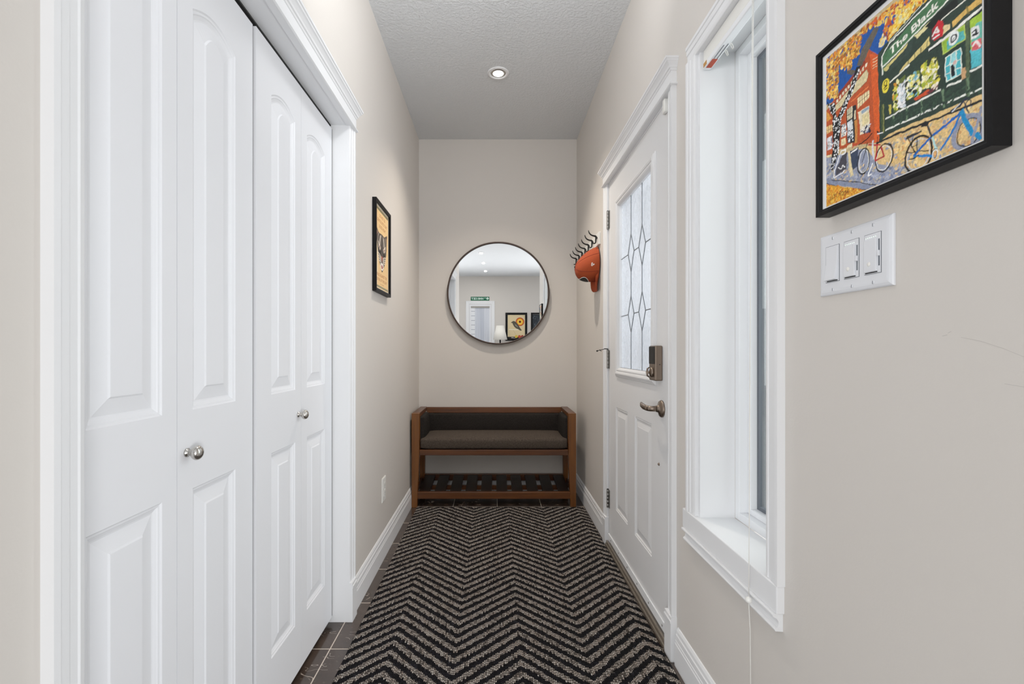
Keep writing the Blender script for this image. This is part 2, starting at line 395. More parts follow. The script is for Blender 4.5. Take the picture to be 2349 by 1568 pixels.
ART=[('p','0b4a9c',[(-9,998),(999,917),(999,550),(429,633),(-9,685)]),
('p','e2bd7c',[(438,242),(495,274),(999,211),(999,-11),(3,2),(0,331)]),
('d',['e8c070','dca062','c9a070','b0a48c','efd090','8d93a8'],420,(9,26),[(475,203),(539,217),(997,180),(997,-1),(622,10),(519,41)]),
('p','8f96ad',[(0,331),(332,258),(429,115),(683,-8),(405,1),(3,159)]),
('d',['7f88a4','a4a9bb','6f7894','b9b3a4','d8b98a','9aa0b4'],420,(8,24),[(3,316),(260,182),(475,104),(706,-6),(405,1),(3,159)]),
('p','8089a3',[(0,191),(405,1),(332,3),(3,159)]),
('l','0a0c10',5,[(50,166),(281,67),(405,5)]),
('l','23283a',6,[(3,159),(172,70),(332,3)]),
('p','e09a2a',[(3,154),(327,2),(3,6)]),
('d',['f0b030','d97a1c','f7cf5a','b8581a','e99a2c'],260,(7,17),[(5,151),(312,8),(5,8)]),
('p','b84a22',[(0,331),(0,650),(74,685),(327,786),(327,818),(362,828),(419,759),(431,412),(431,246),(275,299),(115,339)]),
('p','d9541f',[(362,800),(419,756),(427,615),(431,253),(396,261),(388,485),(381,543)]),
('p','e59a3a',[(1,649),(50,575),(6,575)]),
('p','8e2f1a',[(74,689),(327,786),(332,759),(86,661)]),
('p','efe6c8',[(93,673),(108,674),(108,653),(93,652)]),
('p','efe6c8',[(118,682),(133,683),(133,662),(118,661)]),
('p','efe6c8',[(143,691),(158,692),(158,671),(143,670)]),
('p','efe6c8',[(167,699),(182,700),(182,679),(167,679)]),
('p','efe6c8',[(191,708),(206,709),(206,688),(191,687)]),
('p','efe6c8',[(215,716),(229,717),(229,696),(215,696)]),
('p','efe6c8',[(238,724),(252,725),(252,705),(238,704)]),
('p','efe6c8',[(261,732),(275,733),(275,713),(261,713)]),
('p','efe6c8',[(284,740),(297,741),(297,721),(284,721)]),
('p','efe6c8',[(306,748),(319,749),(319,729),(306,729)]),
('p','efe6c8',[(328,756),(341,757),(341,737),(328,736)]),
('p','dccb9a',[(83,641),(211,682),(339,722),(353,692),(342,649),(217,621),(89,596)]),
('l','7a2e18',4,[(83,641),(211,682),(339,722)]),
('l','7a2e18',4,[(353,692),(342,649),(217,621),(89,596)]),
('l','f2d9a8',4,[(385,753),(416,746)]),
('l','f2d9a8',4,[(385,736),(416,729)]),
('l','f2d9a8',4,[(385,718),(416,712)]),
('l','f2d9a8',4,[(385,701),(416,695)]),
('l','e8743a',7,[(217,591),(352,611)]),
('p','f0d9a4',[(269,584),(357,590),(358,544),(271,521)]),
('l','4a2416',3,[(287,585),(289,526)]),
('l','4a2416',3,[(305,586),(307,530)]),
('l','4a2416',3,[(323,587),(324,535)]),
('l','4a2416',3,[(341,588),(341,540)]),
('l','4a2416',3,[(270,553),(357,567)]),
('p','efe2c0',[(275,500),(359,497),(363,340),(291,353)]),
('p','8fa4b8',[(301,494),(359,493),(359,477),(301,474)]),
('p','e6d39a',[(301,466),(357,462),(359,401),(307,395)]),
('d',['39406a','c9cfe0','1b1d2a','efe6d8'],40,(8,22),[(296,387),(361,388),(362,340),(301,352)]),
('p','1e2024',[(179,557),(260,553),(262,321),(186,347)]),
('p','e6ddb8',[(186,558),(228,562),(228,491),(188,489)]),
('l','0a0c10',4,[(200,559),(201,490)]),
('l','0a0c10',4,[(214,560),(215,491)]),
('l','0a0c10',4,[(187,522),(228,524)]),
('p','dfe6ea',[(188,477),(230,479),(236,345),(192,350)]),
('d',['20222a','ffffff','aab6c4'],50,(7,20),[(192,420),(233,430),(236,348),(194,352)]),
('p','c8803a',[(246,461),(265,460),(268,319),(249,321)]),
('p','efe0b8',[(244,524),(255,524),(255,467),(245,468)]),
('p','efe6d0',[(133,487),(175,481),(174,405),(134,409)]),
('d',['20222a','ffffff','8d96a8'],26,(7,20),[(136,481),(172,476),(172,412),(136,412)]),
('p','f0dca8',[(133,396),(172,391),(172,349),(134,353)]),
('p','f0c880',[(3,538),(59,531),(59,485),(5,490)]),
('l','7a2e18',3,[(22,536),(23,488)]),
('l','7a2e18',3,[(40,533),(41,487)]),
('l','7a2e18',3,[(4,514),(59,508)]),
('p','dfe2ea',[(8,462),(56,455),(55,374),(10,376)]),
('d',['6a7088','ffffff','b0a8a0'],20,(7,20),[(10,457),(54,452),(53,380),(11,380)]),
('p','efe0b0',[(1,343),(50,341),(50,328),(6,332)]),
('p','efe0b0',[(184,331),(228,332),(228,312),(184,314)]),
('p','23342c',[(419,759),(701,888),(999,856),(999,569),(999,212),(495,263),(431,246),(431,463),(424,597)]),
('p','3a4a2a',[(443,456),(468,443),(468,286),(443,287)]),
('l','8a8a4a',5,[(459,448),(461,286)]),
('p','3d6a44',[(450,731),(753,828),(876,838),(958,776),(843,760),(654,703),(495,672),(454,622)]),
('l','eef0e4',8,[(454,622),(450,731),(495,770),(753,828),(863,849)]),
('l','eef0e4',9,[(454,664),(495,676),(843,760),(952,781)]),
('l','eef0e4',4,[(495,780),(723,850)]),
('l','eef0e4',4,[(495,795),(712,872)]),
('l','eef0e4',4,[(495,810),(701,895)]),
('l','eef0e4',4,[(495,825),(689,918)]),
('p','d8c878',[(461,652),(616,696),(608,669),(475,629),(464,638)]),
('p','e4d99a',[(656,707),(753,722),(738,698),(674,683)]),
('p','2a3a34',[(495,644),(606,677),(618,691),(654,703),(635,637),(495,613)]),
('p','dcc678',[(573,581),(738,647),(747,606),(565,568)]),
('l','3a4030',4,[(618,605),(619,581)]),
('l','3a4030',4,[(656,614),(657,589)]),
('l','3a4030',4,[(693,622),(694,596)]),
('l','3a4030',4,[(729,631),(729,604)]),
('l','f2f0e0',10,[(504,548),(622,573)]),
('p','101714',[(716,710),(781,734),(880,742),(892,703),(816,681),(753,678)]),
('l','f2f0e0',6,[(802,687),(889,696),(970,701)]),
('p','e0b25a',[(858,641),(933,657),(998,661),(998,628),(937,630),(863,611)]),
('p','e8cf96',[(816,651),(845,637),(850,614),(814,607)]),
('l','7a6a30',4,[(927,665),(935,623)]),
('l','7a6a30',4,[(933,660),(941,618)]),
('l','f4f2ea',15,[(740,580),(830,585),(998,609)]),
('l','101714',9,[(742,571),(833,573),(998,597)]),
('p','c8202a',[(758,671),(788,696),(813,673),(814,602),(767,609)]),
('p','8a1c28',[(758,671),(771,679),(771,611),(756,621)]),
('l','f6efe8',9,[(762,636),(781,665),(792,637)]),
('l','f6efe8',7,[(771,645),(790,642)]),
('l','f6efe8',7,[(763,621),(795,622)]),
('p','8fb833',[(811,574),(919,585),(923,516),(814,509)]),
('p','4fb0b0',[(830,559),(853,569),(876,573),(915,556),(921,520),(833,517)]),
('l','b8cf60',5,[(811,574),(919,585),(923,516),(814,509),(811,574)]),
('e','f0f4f2',None,(866,554),26,32),
('e','15181c',6,(866,554),14,18),
('l','15181c',5,[(860,545),(871,554)]),
('p','173028',[(816,495),(915,502),(924,325),(823,348)]),
('p','3fb0bd',[(825,483),(902,485),(906,361),(830,362)]),
('p','8fd8dc',[(853,481),(876,483),(880,364),(857,363)]),
('l','e6efe0',4,[(825,440),(904,433)]),
('l','e6efe0',4,[(826,402),(905,394)]),
('l','e6efe0',4,[(852,482),(855,362)]),
('l','e6efe0',4,[(877,482),(880,363)]),
('l','e6efe0',5,[(825,483),(902,485),(906,361),(830,362),(825,483)]),
('p','10161c',[(853,429),(863,432),(876,408),(873,371),(860,369)]),
('e','d8b0a8',None,(871,434),7,11),
('p','c89a6a',[(905,384),(924,382),(926,329),(905,330)]),
('p','4a5a40',[(924,594),(940,593),(944,232),(927,238)]),
('p','9fc83a',[(943,584),(998,588),(998,349),(952,356)]),
('p','4ab6c4',[(946,444),(998,447),(998,349),(952,356)]),
('p','5fb4a0',[(967,552),(998,548),(998,453),(947,462)]),
('p','eef0f0',[(946,545),(983,536),(985,487),(949,492)]),
('l','15181c',8,[(953,521),(970,525),(973,501),(956,506),(979,503)]),
('p','d85a62',[(952,478),(994,472),(994,426),(953,433)]),
('l','f6e4e0',9,[(956,456),(973,470),(988,436)]),
('l','f0f2e8',10,[(947,346),(998,343)]),
('l','f0f2e8',8,[(946,245),(998,239)]),
('l','f0f2e8',9,[(831,338),(905,331)]),
('l','f0f2e8',10,[(836,258),(924,251)]),
('p','8a8f2a',[(697,528),(783,515),(788,381),(701,396)]),
('d',['e6d84a','c9c23a','f6f0a8','2a3324','98a830','fffbe0'],170,(9,26),[(697,528),(783,514),(788,385),(701,400)]),
('p','7a8a34',[(610,516),(682,512),(687,383),(614,390)]),
('d',['e6d84a','6fb0c0','f6f0a8','1a2320','98a830','fffbe0'],130,(9,26),[(611,513),(681,511),(686,387),(615,394)]),
('p','5a6a2c',[(526,527),(600,536),(600,358),(528,366)]),
('d',['e6d84a','98a830','f6f0a8','1a2320','d8902a'],60,(9,26),[(527,527),(562,536),(558,372),(528,369)]),
('p','15191c',[(556,503),(598,508),(600,362),(554,367)]),
('d',['f4f6f6','ffffff','c8d4dc'],80,(10,22),[(558,498),(596,504),(598,366),(556,370)]),
('p','c84420',[(652,377),(738,379),(740,357),(662,361)]),
('p','5a2430',[(723,366),(786,385),(788,361),(738,358)]),
('d',['f4ead8','efe0c0'],14,(10,16),[(753,384),(788,388),(788,357),(774,362)]),
('e','f0dc3c',None,(474,546),24,40),
('e','0a0c10',5,(474,561),10,15),
('l','0a0c10',7,[(461,538),(475,541),(486,543)]),
('l','0a0c10',6,[(464,527),(482,528)]),
('p','c8b84a',[(493,430),(511,421),(515,373),(502,372)]),
('l','f0f2e8',9,[(475,361),(495,360),(618,352),(802,343)]),
('l','f0f2e8',10,[(473,294),(495,293),(807,264)]),
('l','f0f2e8',9,[(831,338),(904,332)]),
('l','5f7a5c',11,[(526,355),(530,295)]),
('l','5f7a5c',11,[(607,352),(609,288)]),
('l','5f7a5c',11,[(697,344),(699,280)]),
('l','5f7a5c',11,[(811,333),(818,243)]),
('l','5f7a5c',11,[(935,320),(941,235)]),
('d',['2a4032','21312a','2f4636','26382e'],160,(8,20),[(504,346),(806,322),(997,278),(997,217),(504,300)]),
('l','14181c',12,[(410,247),(495,244),(697,218),(857,196),(997,183)]),
('p','5a5348',[(260,791),(301,863),(396,935),(429,905),(371,841),(301,765)]),
('p','5a5348',[(184,812),(260,762),(228,752),(184,787)]),
('p','0a0c10',[(260,783),(294,774),(260,692),(195,595),(133,521),(98,551),(211,686)]),
('p','0a0c10',[(0,711),(37,669),(80,664),(92,563),(133,521),(115,326),(62,226),(40,238),(65,392),(59,580)]),
('d',['ffffff','f4f6f8'],62,(7,12),[(268,776),(291,774),(257,694),(195,595),(130,523),(101,550),(214,685)]),
('d',['ffffff','f4f6f8'],120,(7,12),[(3,707),(37,667),(77,664),(91,559),(130,518),(112,328),(63,228),(44,242),(68,391),(62,578)]),
('d',['e9a02c','f2be4a','d8791f','f7d271','c7641c','b98a3a','8a5a20'],330,(12,26),[(-7,995),(133,976),(109,865),(104,682),(56,704),(-6,728)]),
('d',['e9a02c','f2be4a','d8791f','f7d271','c7641c','b98a3a','8a5a20'],230,(12,26),[(56,986),(217,993),(281,884),(217,800),(144,844),(109,909)]),
('d',['e9a02c','f2be4a','d8791f','f7d271','c7641c','b98a3a','8a5a20'],110,(11,24),[(200,987),(352,982),(342,953),(301,932),(281,844),(238,854)]),
('d',['c9521c','e08a2a','f2b63a','9a3a16','f6cf5a'],330,(12,28),[(342,977),(723,964),(723,850),(654,845),(495,795),(457,855),(475,911),(362,951)]),
('d',['f6c93a','f2b02a','fbe07a','e8e0a0'],160,(11,24),[(560,921),(685,879),(622,836),(522,800),(495,810)]),
('d',['f0d890','f6e8c0','e8c050'],40,(11,22),[(452,858),(479,824),(457,778),(434,801)]),
('p','3c3a44',[(144,288),(184,297),(178,189),(86,182),(92,223)]),
('l','ffffff',7,[(68,177),(77,220),(138,321),(172,315),(170,295),(138,295)]),
('l','ffffff',6,[(71,174),(144,175),(164,186)]),
('l','ffffff',6,[(109,227),(138,205),(144,228),(167,206)]),
('p','2e3a52',[(203,289),(275,287),(273,169),(228,157)]),
('p','e8d4a0',[(189,295),(206,292),(236,125),(211,122)]),
('l','ffffff',9,[(217,275),(265,281)]),
('l','c8402a',8,[(230,302),(249,315),(260,302)]),
('e','0a0c10',8,(314,181),45,77),
('e','f4f4f0',4,(318,179),36,69),
('e','0a0c10',9,(464,143),58,77),
('e','f4f4f0',4,(462,142),52,65),
('l','b01f2a',9,[(352,265),(438,227)]),
('l','b01f2a',10,[(415,237),(405,152),(466,150),(443,210)]),
('l','d8d8e0',12,[(386,274),(381,236),(391,169)]),
('l','0a0c10',7,[(275,299),(332,298),(376,320)]),
('l','0a0c10',7,[(415,315),(434,291),(452,302)]),
('l','ffffff',6,[(419,301),(457,288)]),
('l','0a0c10',6,[(344,284),(332,238),(307,176)]),
('l','ffffff',7,[(381,142),(362,102),(347,84),(376,80)]),
('l','0a0c10',5,[(419,282),(417,240)]),
('e','0a0c10',11,(678,69),78,92),
('e','d8dce0',4,(678,69),65,76),
('l','0a0c10',5,[(618,181),(662,83)]),
('l','0a0c10',5,[(670,157),(670,79)]),
('l','0a0c10',5,[(646,168),(639,129),(674,120)]),
('l','0a0c10',5,[(610,108),(738,64)]),
('l','20242c',10,[(608,185),(654,182),(697,183)]),
('l','20242c',8,[(614,193),(682,184)]),
('e','8a8fa4',22,(933,69),66,74),
('e','0a0c10',5,(937,67),54,63),
('l','1858b0',13,[(654,75),(753,130),(896,173)]),
('l','1878c8',12,[(654,70),(753,31)]),
('l','1f6fc0',12,[(799,38),(843,85),(899,168)]),
('l','a8d8d8',10,[(756,128),(778,54)]),
('l','20242c',10,[(734,190),(753,130)]),
('p','15181c',[(693,206),(716,226),(745,212),(734,190)]),
('l','1a86c4',22,[(905,181),(924,124),(955,49)]),
('l','1a86c4',18,[(973,41),(991,11)]),
('l','8f94a8',14,[(997,153),(979,97),(952,10)]),
('l','23283a',10,[(853,205),(896,208),(918,225),(933,230)]),
('l','d4d8e0',6,[(863,199),(899,220)]),
('e','23283a',5,(937,203),10,14),
('l','23283a',6,[(918,216),(927,186),(940,157)]),
('e','15181c',6,(771,37),12,20),
('e','e8ecee',5,(772,33),14,20),
('l','0a0c10',7,[(626,66),(662,58),(678,62)])]
# ------------------------------------------------------------------ constants (metres)
WALLC = (204, 198, 191); CEILC = (218, 221, 224)
H = 1.09; XR = .634; XL = -.593; YB = 3.61; ZC = 2.725; YREAR = -4.54
M['wall'] = wall_material(); M['ceil'] = ceiling_material(); M['tile'] = tile_material(); M['rug'] = rug_material()
M['trim'] = plain('white_trim_enamel', (232, 233, 235), .35, var=.012, scale=3)
M['door'] = plain('white_door_paint', (230, 231, 235), .38, var=.012, scale=3)
M['fdoor'] = plain('white_steel_door', (224, 224, 225), .4, var=.012, scale=3)
M['vinyl'] = plain('white_vinyl', (238, 240, 243), .3, var=.01)
M['plastic'] = plain('white_plastic', (222, 224, 229), .3, var=.01)
M['plastic2'] = plain('warm_white_plastic', (236, 235, 230), .35, var=.01)
M['shadow'] = plain('slot_dark', (28, 28, 30), .8)
M['gasket'] = plain('grey_gasket', (86, 92, 100), .6)
M['black'] = plain('black_frame_wood', (9, 9, 11), .5, var=.1, Specular_IOR_Level=.12)
M['mat'] = plain('white_mat_board', (232, 232, 232), .8)
M['wood_x'] = wood_material('walnut_across', '301606', '663814', 0)
M['wood_y'] = wood_material('walnut_deep', '301606', '603412', 1)
M['wood_z'] = wood_material('walnut_upright', '4a2608', '7c4818', 2)
M['wood_dk'] = wood_material('walnut_shelf_slat', '0d0704', '1d100a', 1)
M['fabric'] = fabric_material('charcoal_linen', '100f0e', '2b2725'); M['seat'] = fabric_material('brown_charcoal_linen', '221d19', '544a42')
M['nickel'] = brushed('satin_nickel', (196, 192, 186), .16)
M['bronze'] = brushed('antique_nickel', (128, 113, 100), .3)
M['darkbronze'] = plain('dark_bronze', (44, 34, 30), .3, 1.0)
M['bronzeframe'] = plain('mirror_frame_bronze', (58, 44, 38), .35, .6)
M['steel'] = plain('grey_steel', (150, 148, 144), .35, 1.0)
M['iron'] = plain('black_iron', (8, 8, 9), .55, Specular_IOR_Level=.25)
M['lead'] = plain('lead_came', (112, 116, 120), .45, .5)
M['thresh'] = plain('worn_threshold', (120, 110, 98), .4, .4, var=.25, scale=60)
M['mirror'] = mirror_material()
M['pane'] = glass_pane('clear_window_glass', 0.0, (.93, .96, .95, 1))
M['rain'] = glass_pane('rain_textured_glass', .32, (.88, .90, .93, 1), .5)
M['bulb'] = lamp_material('lit_bulb', (1, .97, .92, 1), 14)
M['led'] = lamp_material('led_dot', (.85, 1, .9, 1), 1.1)
M['art'] = art_material(); M['print'] = print_material()
M['cap'] = plain('rust_orange_cotton', (152, 54, 12), .95, var=.12, scale=90, bump=.3, bscale=900)
M['capdk'] = plain('dark_cap_patch', (34, 36, 32), .8, var=.5, scale=120)
M['white'] = plain('white_stitching', (240, 238, 232), .7)
M['ground'] = plain('pale_concrete_ground', (190, 190, 192), .9, var=.1, scale=4)
M['siding'] = siding_material(); M['drape'] = cloth_material('pale_blue_grey_drape', 'b4bac8', 'd2d6e0')
M['shade'] = shade_material()
M['green'] = plain('green_sign_sheet', (16, 92, 62), .5)
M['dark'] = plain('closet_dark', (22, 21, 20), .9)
M['orange'] = plain('orange_warning_sticker', (176, 58, 26), .6, var=.3, scale=300)
M['amber'] = plain('amber_sticker', (176, 122, 50), .6)
M['cord'] = plain('white_cord', (232, 230, 224), .7)

# ------------------------------------------------------------------ room shell
struct(MB().box(-3.0, 3.0, -4.7, .3, -.12, 0).box(-1.4, .84, .3, 3.75, -.12, 0).build('floor', M['tile']))
struct(MB().box(-3.0, 3.0, -4.7, .3, ZC, ZC + .12).box(-1.4, .84, .3, 3.75, ZC, ZC + .12).build('ceiling', M['ceil']))
struct(MB().box(XL - .11, XR + .17, YB, YB + .12, 0, ZC).build('wall_back', M['wall']))
CY0, CY1, CZ = .66, 1.86, 1.99           # closet opening
m = MB().box(XL - .11, XL, -.14, CY0, 0, ZC).box(XL - .11, XL, CY1, YB, 0, ZC).box(XL - .11, XL, CY0, CY1, CZ, ZC)
struct(m.build('wall_left', M['wall']))
DY0, DY1, DZ = 1.672, 2.602, 2.02        # front door opening
WY0, WY1, WZ0, WZ1 = 1.085, 1.435, .53, 2.009
m = MB()
m.box(XR, XR + .17, .3, WY0, 0, ZC).box(XR, XR + .17, WY0, WY1, 0, WZ0).box(XR, XR + .17, WY0, WY1, WZ1, ZC)
m.box(XR, XR + .17, WY1, DY0, 0, ZC).box(XR, XR + .17, DY0, DY1, DZ, ZC).box(XR, XR + .17, DY1, YB, 0, ZC)
m.cur = 1
for pts, wd in (([(.6316, 1.107), (.605, 1.101), (.58, 1.092), (.5566, 1.0816)], .0005), ([(.5776, 1.0478), (.5565, 1.0455)], .0006), ([(.658, 1.1095), (.651, 1.111)], .0009), ([(.650, 1.1135), (.6455, 1.1155)], .0008)):
    for q in offset_points(pts, wd): m.add([(XR - .0002, y, z) for y, z in q], [(0, 1, 2, 3)])
struct(m.build('wall_right', [M['wall'], plain('scuff_mark', (180, 174, 168), .6)]))
struct(MB().box(-3.0, 3.0, YREAR - .12, YREAR, 0, ZC).build('wall_rear', M['wall']))
# side returns where the passage opens to the room behind the camera
struct(MB().box(-3.0, XL - .11, -.25, -.14, 0, ZC).build('wall_left_return', M['wall']))
struct(MB().box(XR + .17, 3.0, .19, .3, 0, ZC).build('wall_right_return', M['wall']))
# closet shell behind the bifold doors
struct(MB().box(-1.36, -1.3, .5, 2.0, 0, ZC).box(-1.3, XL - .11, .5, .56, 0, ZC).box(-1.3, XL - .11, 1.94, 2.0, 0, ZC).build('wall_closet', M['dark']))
struct(MB().box(.85, 12, -2, 30, -.3, -.15).build('ground', M['ground']))

M['soffit'] = plain('porch_soffit', (150, 154, 160), .8); M['fence'] = plain('weathered_fence', (150, 152, 158), .9, var=.1, scale=5)
struct(MB().box(.85, 2.2, .9, 11, 2.64, 2.72).build('exterior_porch_roof', M['soffit']))
struct(MB().box(5.0, 5.06, .5, 26, -.15, 1.86).build('exterior_fence', M['fence']))

# ------------------------------------------------------------------ trim
BASE = [(0, 0), (.014, 0), (.014, .078), (.012, .081), (.012, .088), (.0105, .09), (.0105, .108), (.008, .111), (.007, .122), (.003, .13), (0, .131)]
def baseboard(name, x, sg, y0, y1):
    struct(MB().prism(BASE, lambda p, a: (x + sg*p[0], a, p[1]), y0, y1).build(name, M['trim']))
baseboard('baseboard_left', XL, 1, 1.937, YB)
baseboard('baseboard_left_near', XL, 1, -.14, .58)
baseboard('baseboard_right', XR, -1, 2.668, YB)
baseboard('baseboard_right_near', XR, -1, .3, 1.606)
struct(MB().prism(BASE, lambda p, a: (a, YB - p[0], p[1]), XL, XR).build('baseboard_back', M['trim']))
CAS = [(0, 0), (0, .018), (.010, .018), (.012, .0155), (.026, .0145), (.028, .012), (.042, .011), (.045, .0125), (.053, .0105), (.055, .009), (.055, 0)]
def casing_leg(mb, x, sg, y_out, dirn, z0, z1, k=1.0):
    mb.prism(CAS, lambda p, a: (x + sg*p[1]*k, y_out + dirn*p[0], a), z0, z1)
def plinth(mb, x, sg, y0, y1):
    for z0, z1, d in ((0, .135, .022), (.135, .143, .024), (.143, .156, .021)):
        mb.box(x, x + sg*d, y0, y1, z0, z1)
def crown_head(mb, x, sg, y0, y1, z):
    def ring(zz, d, o): return [(x, y0 - o, zz), (x + sg*d, y0 - o, zz), (x + sg*d, y1 + o, zz), (x, y1 + o, zz)]
    mb.loft([ring(z, .022, .004), ring(z + .003, .026, .007), ring(z + .007, .026, .007), ring(z + .010, .0215, .002),
             ring(z + .0102, .0195, 0), ring(z + .050, .0195, 0), ring(z + .052, .022, .002), ring(z + .058, .0235, .003), ring(z + .060, .027, .005),
             ring(z + .066, .029, .007), ring(z + .074, .035, .012), ring(z + .076, .037, .013), ring(z + .078, .0395, .015), ring(z + .083, .041, .017), ring(z + .085, .044, .019), ring(z + .091, .045, .020)])
def trim(name, mb, bev=0): return struct(mb.build(name, M['trim'], bevel=bev))
# closet
m = MB(); casing_leg(m, XL, 1, CY1 + .055, -1, .156, CZ - .003); plinth(m, XL, 1, CY1 - .001, CY1 + .057); trim('trim_1', m)
m = MB(); casing_leg(m, XL, 1, CY0 - .055, 1, .156, CZ - .003); plinth(m, XL, 1, CY0 - .057, CY0 + .001); trim('trim_2', m)
m = MB(); crown_head(m, XL, 1, CY0 - .056, CY1 + .056, CZ - .003); trim('trim_3', m)
m = MB().box(XL - .12, XL, CY1 - .0005, CY1 + .014, 0, CZ).box(XL - .12, XL, CY0 - .014, CY0 + .0005, 0, CZ).box(XL - .12, XL, CY0, CY1, CZ - .0005, CZ + .014)
trim('trim_4', m)
# front door
m = MB(); casing_leg(m, XR, -1, 2.652, -1, .156, 2.015); plinth(m, XR, -1, 2.594, 2.654); trim('trim_5', m)
m = MB(); casing_leg(m, XR, -1, 1.623, 1, .156, 2.015); plinth(m, XR, -1, 1.620, 1.681); trim('trim_6', m)
m = MB(); crown_head(m, XR, -1, 1.622, 2.653, 2.015); trim('trim_7', m)

# ------------------------------------------------------------------ moulded panels
def panel_outline(a0, a1, z0, z1, d, rise, n=14):
    a0 += d; a1 -= d; z0 += d; z1 -= d
    P = [(a0, z0), (a1, z0)]
    if rise <= 0: return P + [(a1, z1), (a0, z1)]
    return P + [(a1 + (a0 - a1)*i/n, z1 + rise*(1 - (2*i/n - 1)**2)) for i in range(n + 1)]
STEPS = [(0, 0), (.003, .0028), (.007, .0035), (.009, .0055), (.015, .0085), (.018, .009), (.046, .0035), (.049, .0012), (.051, .001)]
STEPS_S = [(0, 0), (.003, .003), (.008, .002), (.012, .006), (.017, .0065), (.04, .002), (.043, .001)]
def panel(mb, fn, a0, a1, z0, z1, rise=0, steps=STEPS, k=1.0):
    rings = [[fn(a, z, dep*k) for a, z in panel_outline(a0, a1, z0, z1, ins, rise)] for ins, dep in steps]
    n = len(rings[0]); vs = [p for r in rings for p in r]; fs = []
    for i in range(len(rings) - 1):
        for j in range(n):
            k2 = (j + 1) % n; fs.append((i*n + j, i*n + k2, (i + 1)*n + k2, (i + 1)*n + j))
    fs.append(tuple((len(rings) - 1)*n + j for j in range(n)))
    mb.add(vs, fs)
def leaf_mesh(fn, y0, y1, z0, z1, panels, thick, back):
    """a door leaf: front skin with moulded panels, plus the slab edges and back; fn(y, z, depth)"""
    mb = MB(); zs = []
    a0 = panels[0][0]; a1 = panels[0][1]
    mb.add([fn(y0, z0, 0), fn(a0, z0, 0), fn(a0, z1, 0), fn(y0, z1, 0)], [(0, 1, 2, 3)])
    mb.add([fn(a1, z0, 0), fn(y1, z0, 0), fn(y1, z1, 0), fn(a1, z1, 0)], [(0, 1, 2, 3)])
    lo = z0; prev = [(a0, z0), (a1, z0)]
    for (p0, p1, q0, q1, rise) in panels:
        mb.add([fn(a, z, 0) for a, z in prev] + [fn(a1, q0, 0), fn(a0, q0, 0)], [tuple(range(len(prev) + 2))])
        panel(mb, fn, a0, a1, q0, q1, rise)
        top = panel_outline(a0, a1, q0, q1, 0, rise)[2:]
        prev = list(reversed(top))
    mb.add([fn(a, z, 0) for a, z in prev] + [fn(a1, z1, 0), fn(a0, z1, 0)], [tuple(range(len(prev) + 2))])
    c = [(y0, z0), (y1, z0), (y1, z1), (y0, z1)]
    vs = [fn(a, z, 0) for a, z in c] + [fn(a, z, thick) for a, z in c]
    mb.add(vs, [(0, 1, 5, 4), (1, 2, 6, 5), (2, 3, 7, 6), (3, 0, 4, 7), (4, 5, 6, 7)])
    return mb
XC = -.655
def closet_fn(y, z, d): return (XC - d, y, z)
def knob_parts(root, y, z):
    m = MB(); m.smooth = True
    m.lathe([(.0, 0), (.0095, 0), (.0095, .0025), (.006, .004), (.0055, .008), (.0075, .010), (.0075, .0125), (.005, .0135)], (XC, y, z), (1, 0, 0), 28)
    pr = [(.005, .0125)] + [(.0158*math.sin(t), .0225 - .0112*math.cos(t)) for t in [PI*(.16 + .84*i/14) for i in range(15)]]
    m.lathe(pr, (XC, y, z), (1, 0, 0), 32)
    m.build('knob', M['nickel'], root)
def bifold(name, ya, ym, yb, stiles, ky, kz, label, dx):
    global XC
    XC = -.655 + dx
    r = empty(name, (XC, (ya + yb)/2, .025), label, 'closet door', kind='structure')
    for (a, b), (s0, s1) in zip(((ya, ym), (ym, yb)), stiles):
        g = .0012
        leaf_mesh(closet_fn, a + g, b - g, .025, 1.972, [(s0, s1, .19, .789, 0), (s0, s1, .96, 1.832, .027)], .03, 0).build('door_leaf', M['door'], r)
    knob_parts(r, ky, kz)
    MB().box(-.672, XC - .0012, yb - .0012, min(CY1 - .0008, yb + .0075) if yb > 1.5 else yb + .003, .027, 1.972).build('gap_shade', M['dark'], r)  # dark strip painting the shade in the gap beside the leaf
    return r
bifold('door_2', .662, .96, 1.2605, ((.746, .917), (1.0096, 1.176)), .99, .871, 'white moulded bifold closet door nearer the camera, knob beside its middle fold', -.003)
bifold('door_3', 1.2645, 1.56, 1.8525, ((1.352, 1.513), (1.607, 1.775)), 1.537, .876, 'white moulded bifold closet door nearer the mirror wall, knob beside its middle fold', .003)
# overhead track of the closet doors
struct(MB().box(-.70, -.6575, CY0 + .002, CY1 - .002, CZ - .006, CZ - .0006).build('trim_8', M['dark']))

# ------------------------------------------------------------------ front door
fd = empty('door_1', (XR, 2.136, 0), 'white front door with leaded glass panel, square deadbolt box and lever handle', 'front door', kind='structure')
DX = XR + .0005; FY0, FY1, FZ0, FZ1 = 1.688, 2.585, .05, 2.004
GY0, GY1, GZ0, GZ1 = 1.872, 2.370, 1.0, 1.824
m = MB()
def fdoor_fn(y, z, d): return (DX + d, y, z)
TH = .044
def ring_rect(y0, y1, z0, z1): return [(y0, z0), (y1, z0), (y1, z1), (y0, z1)]
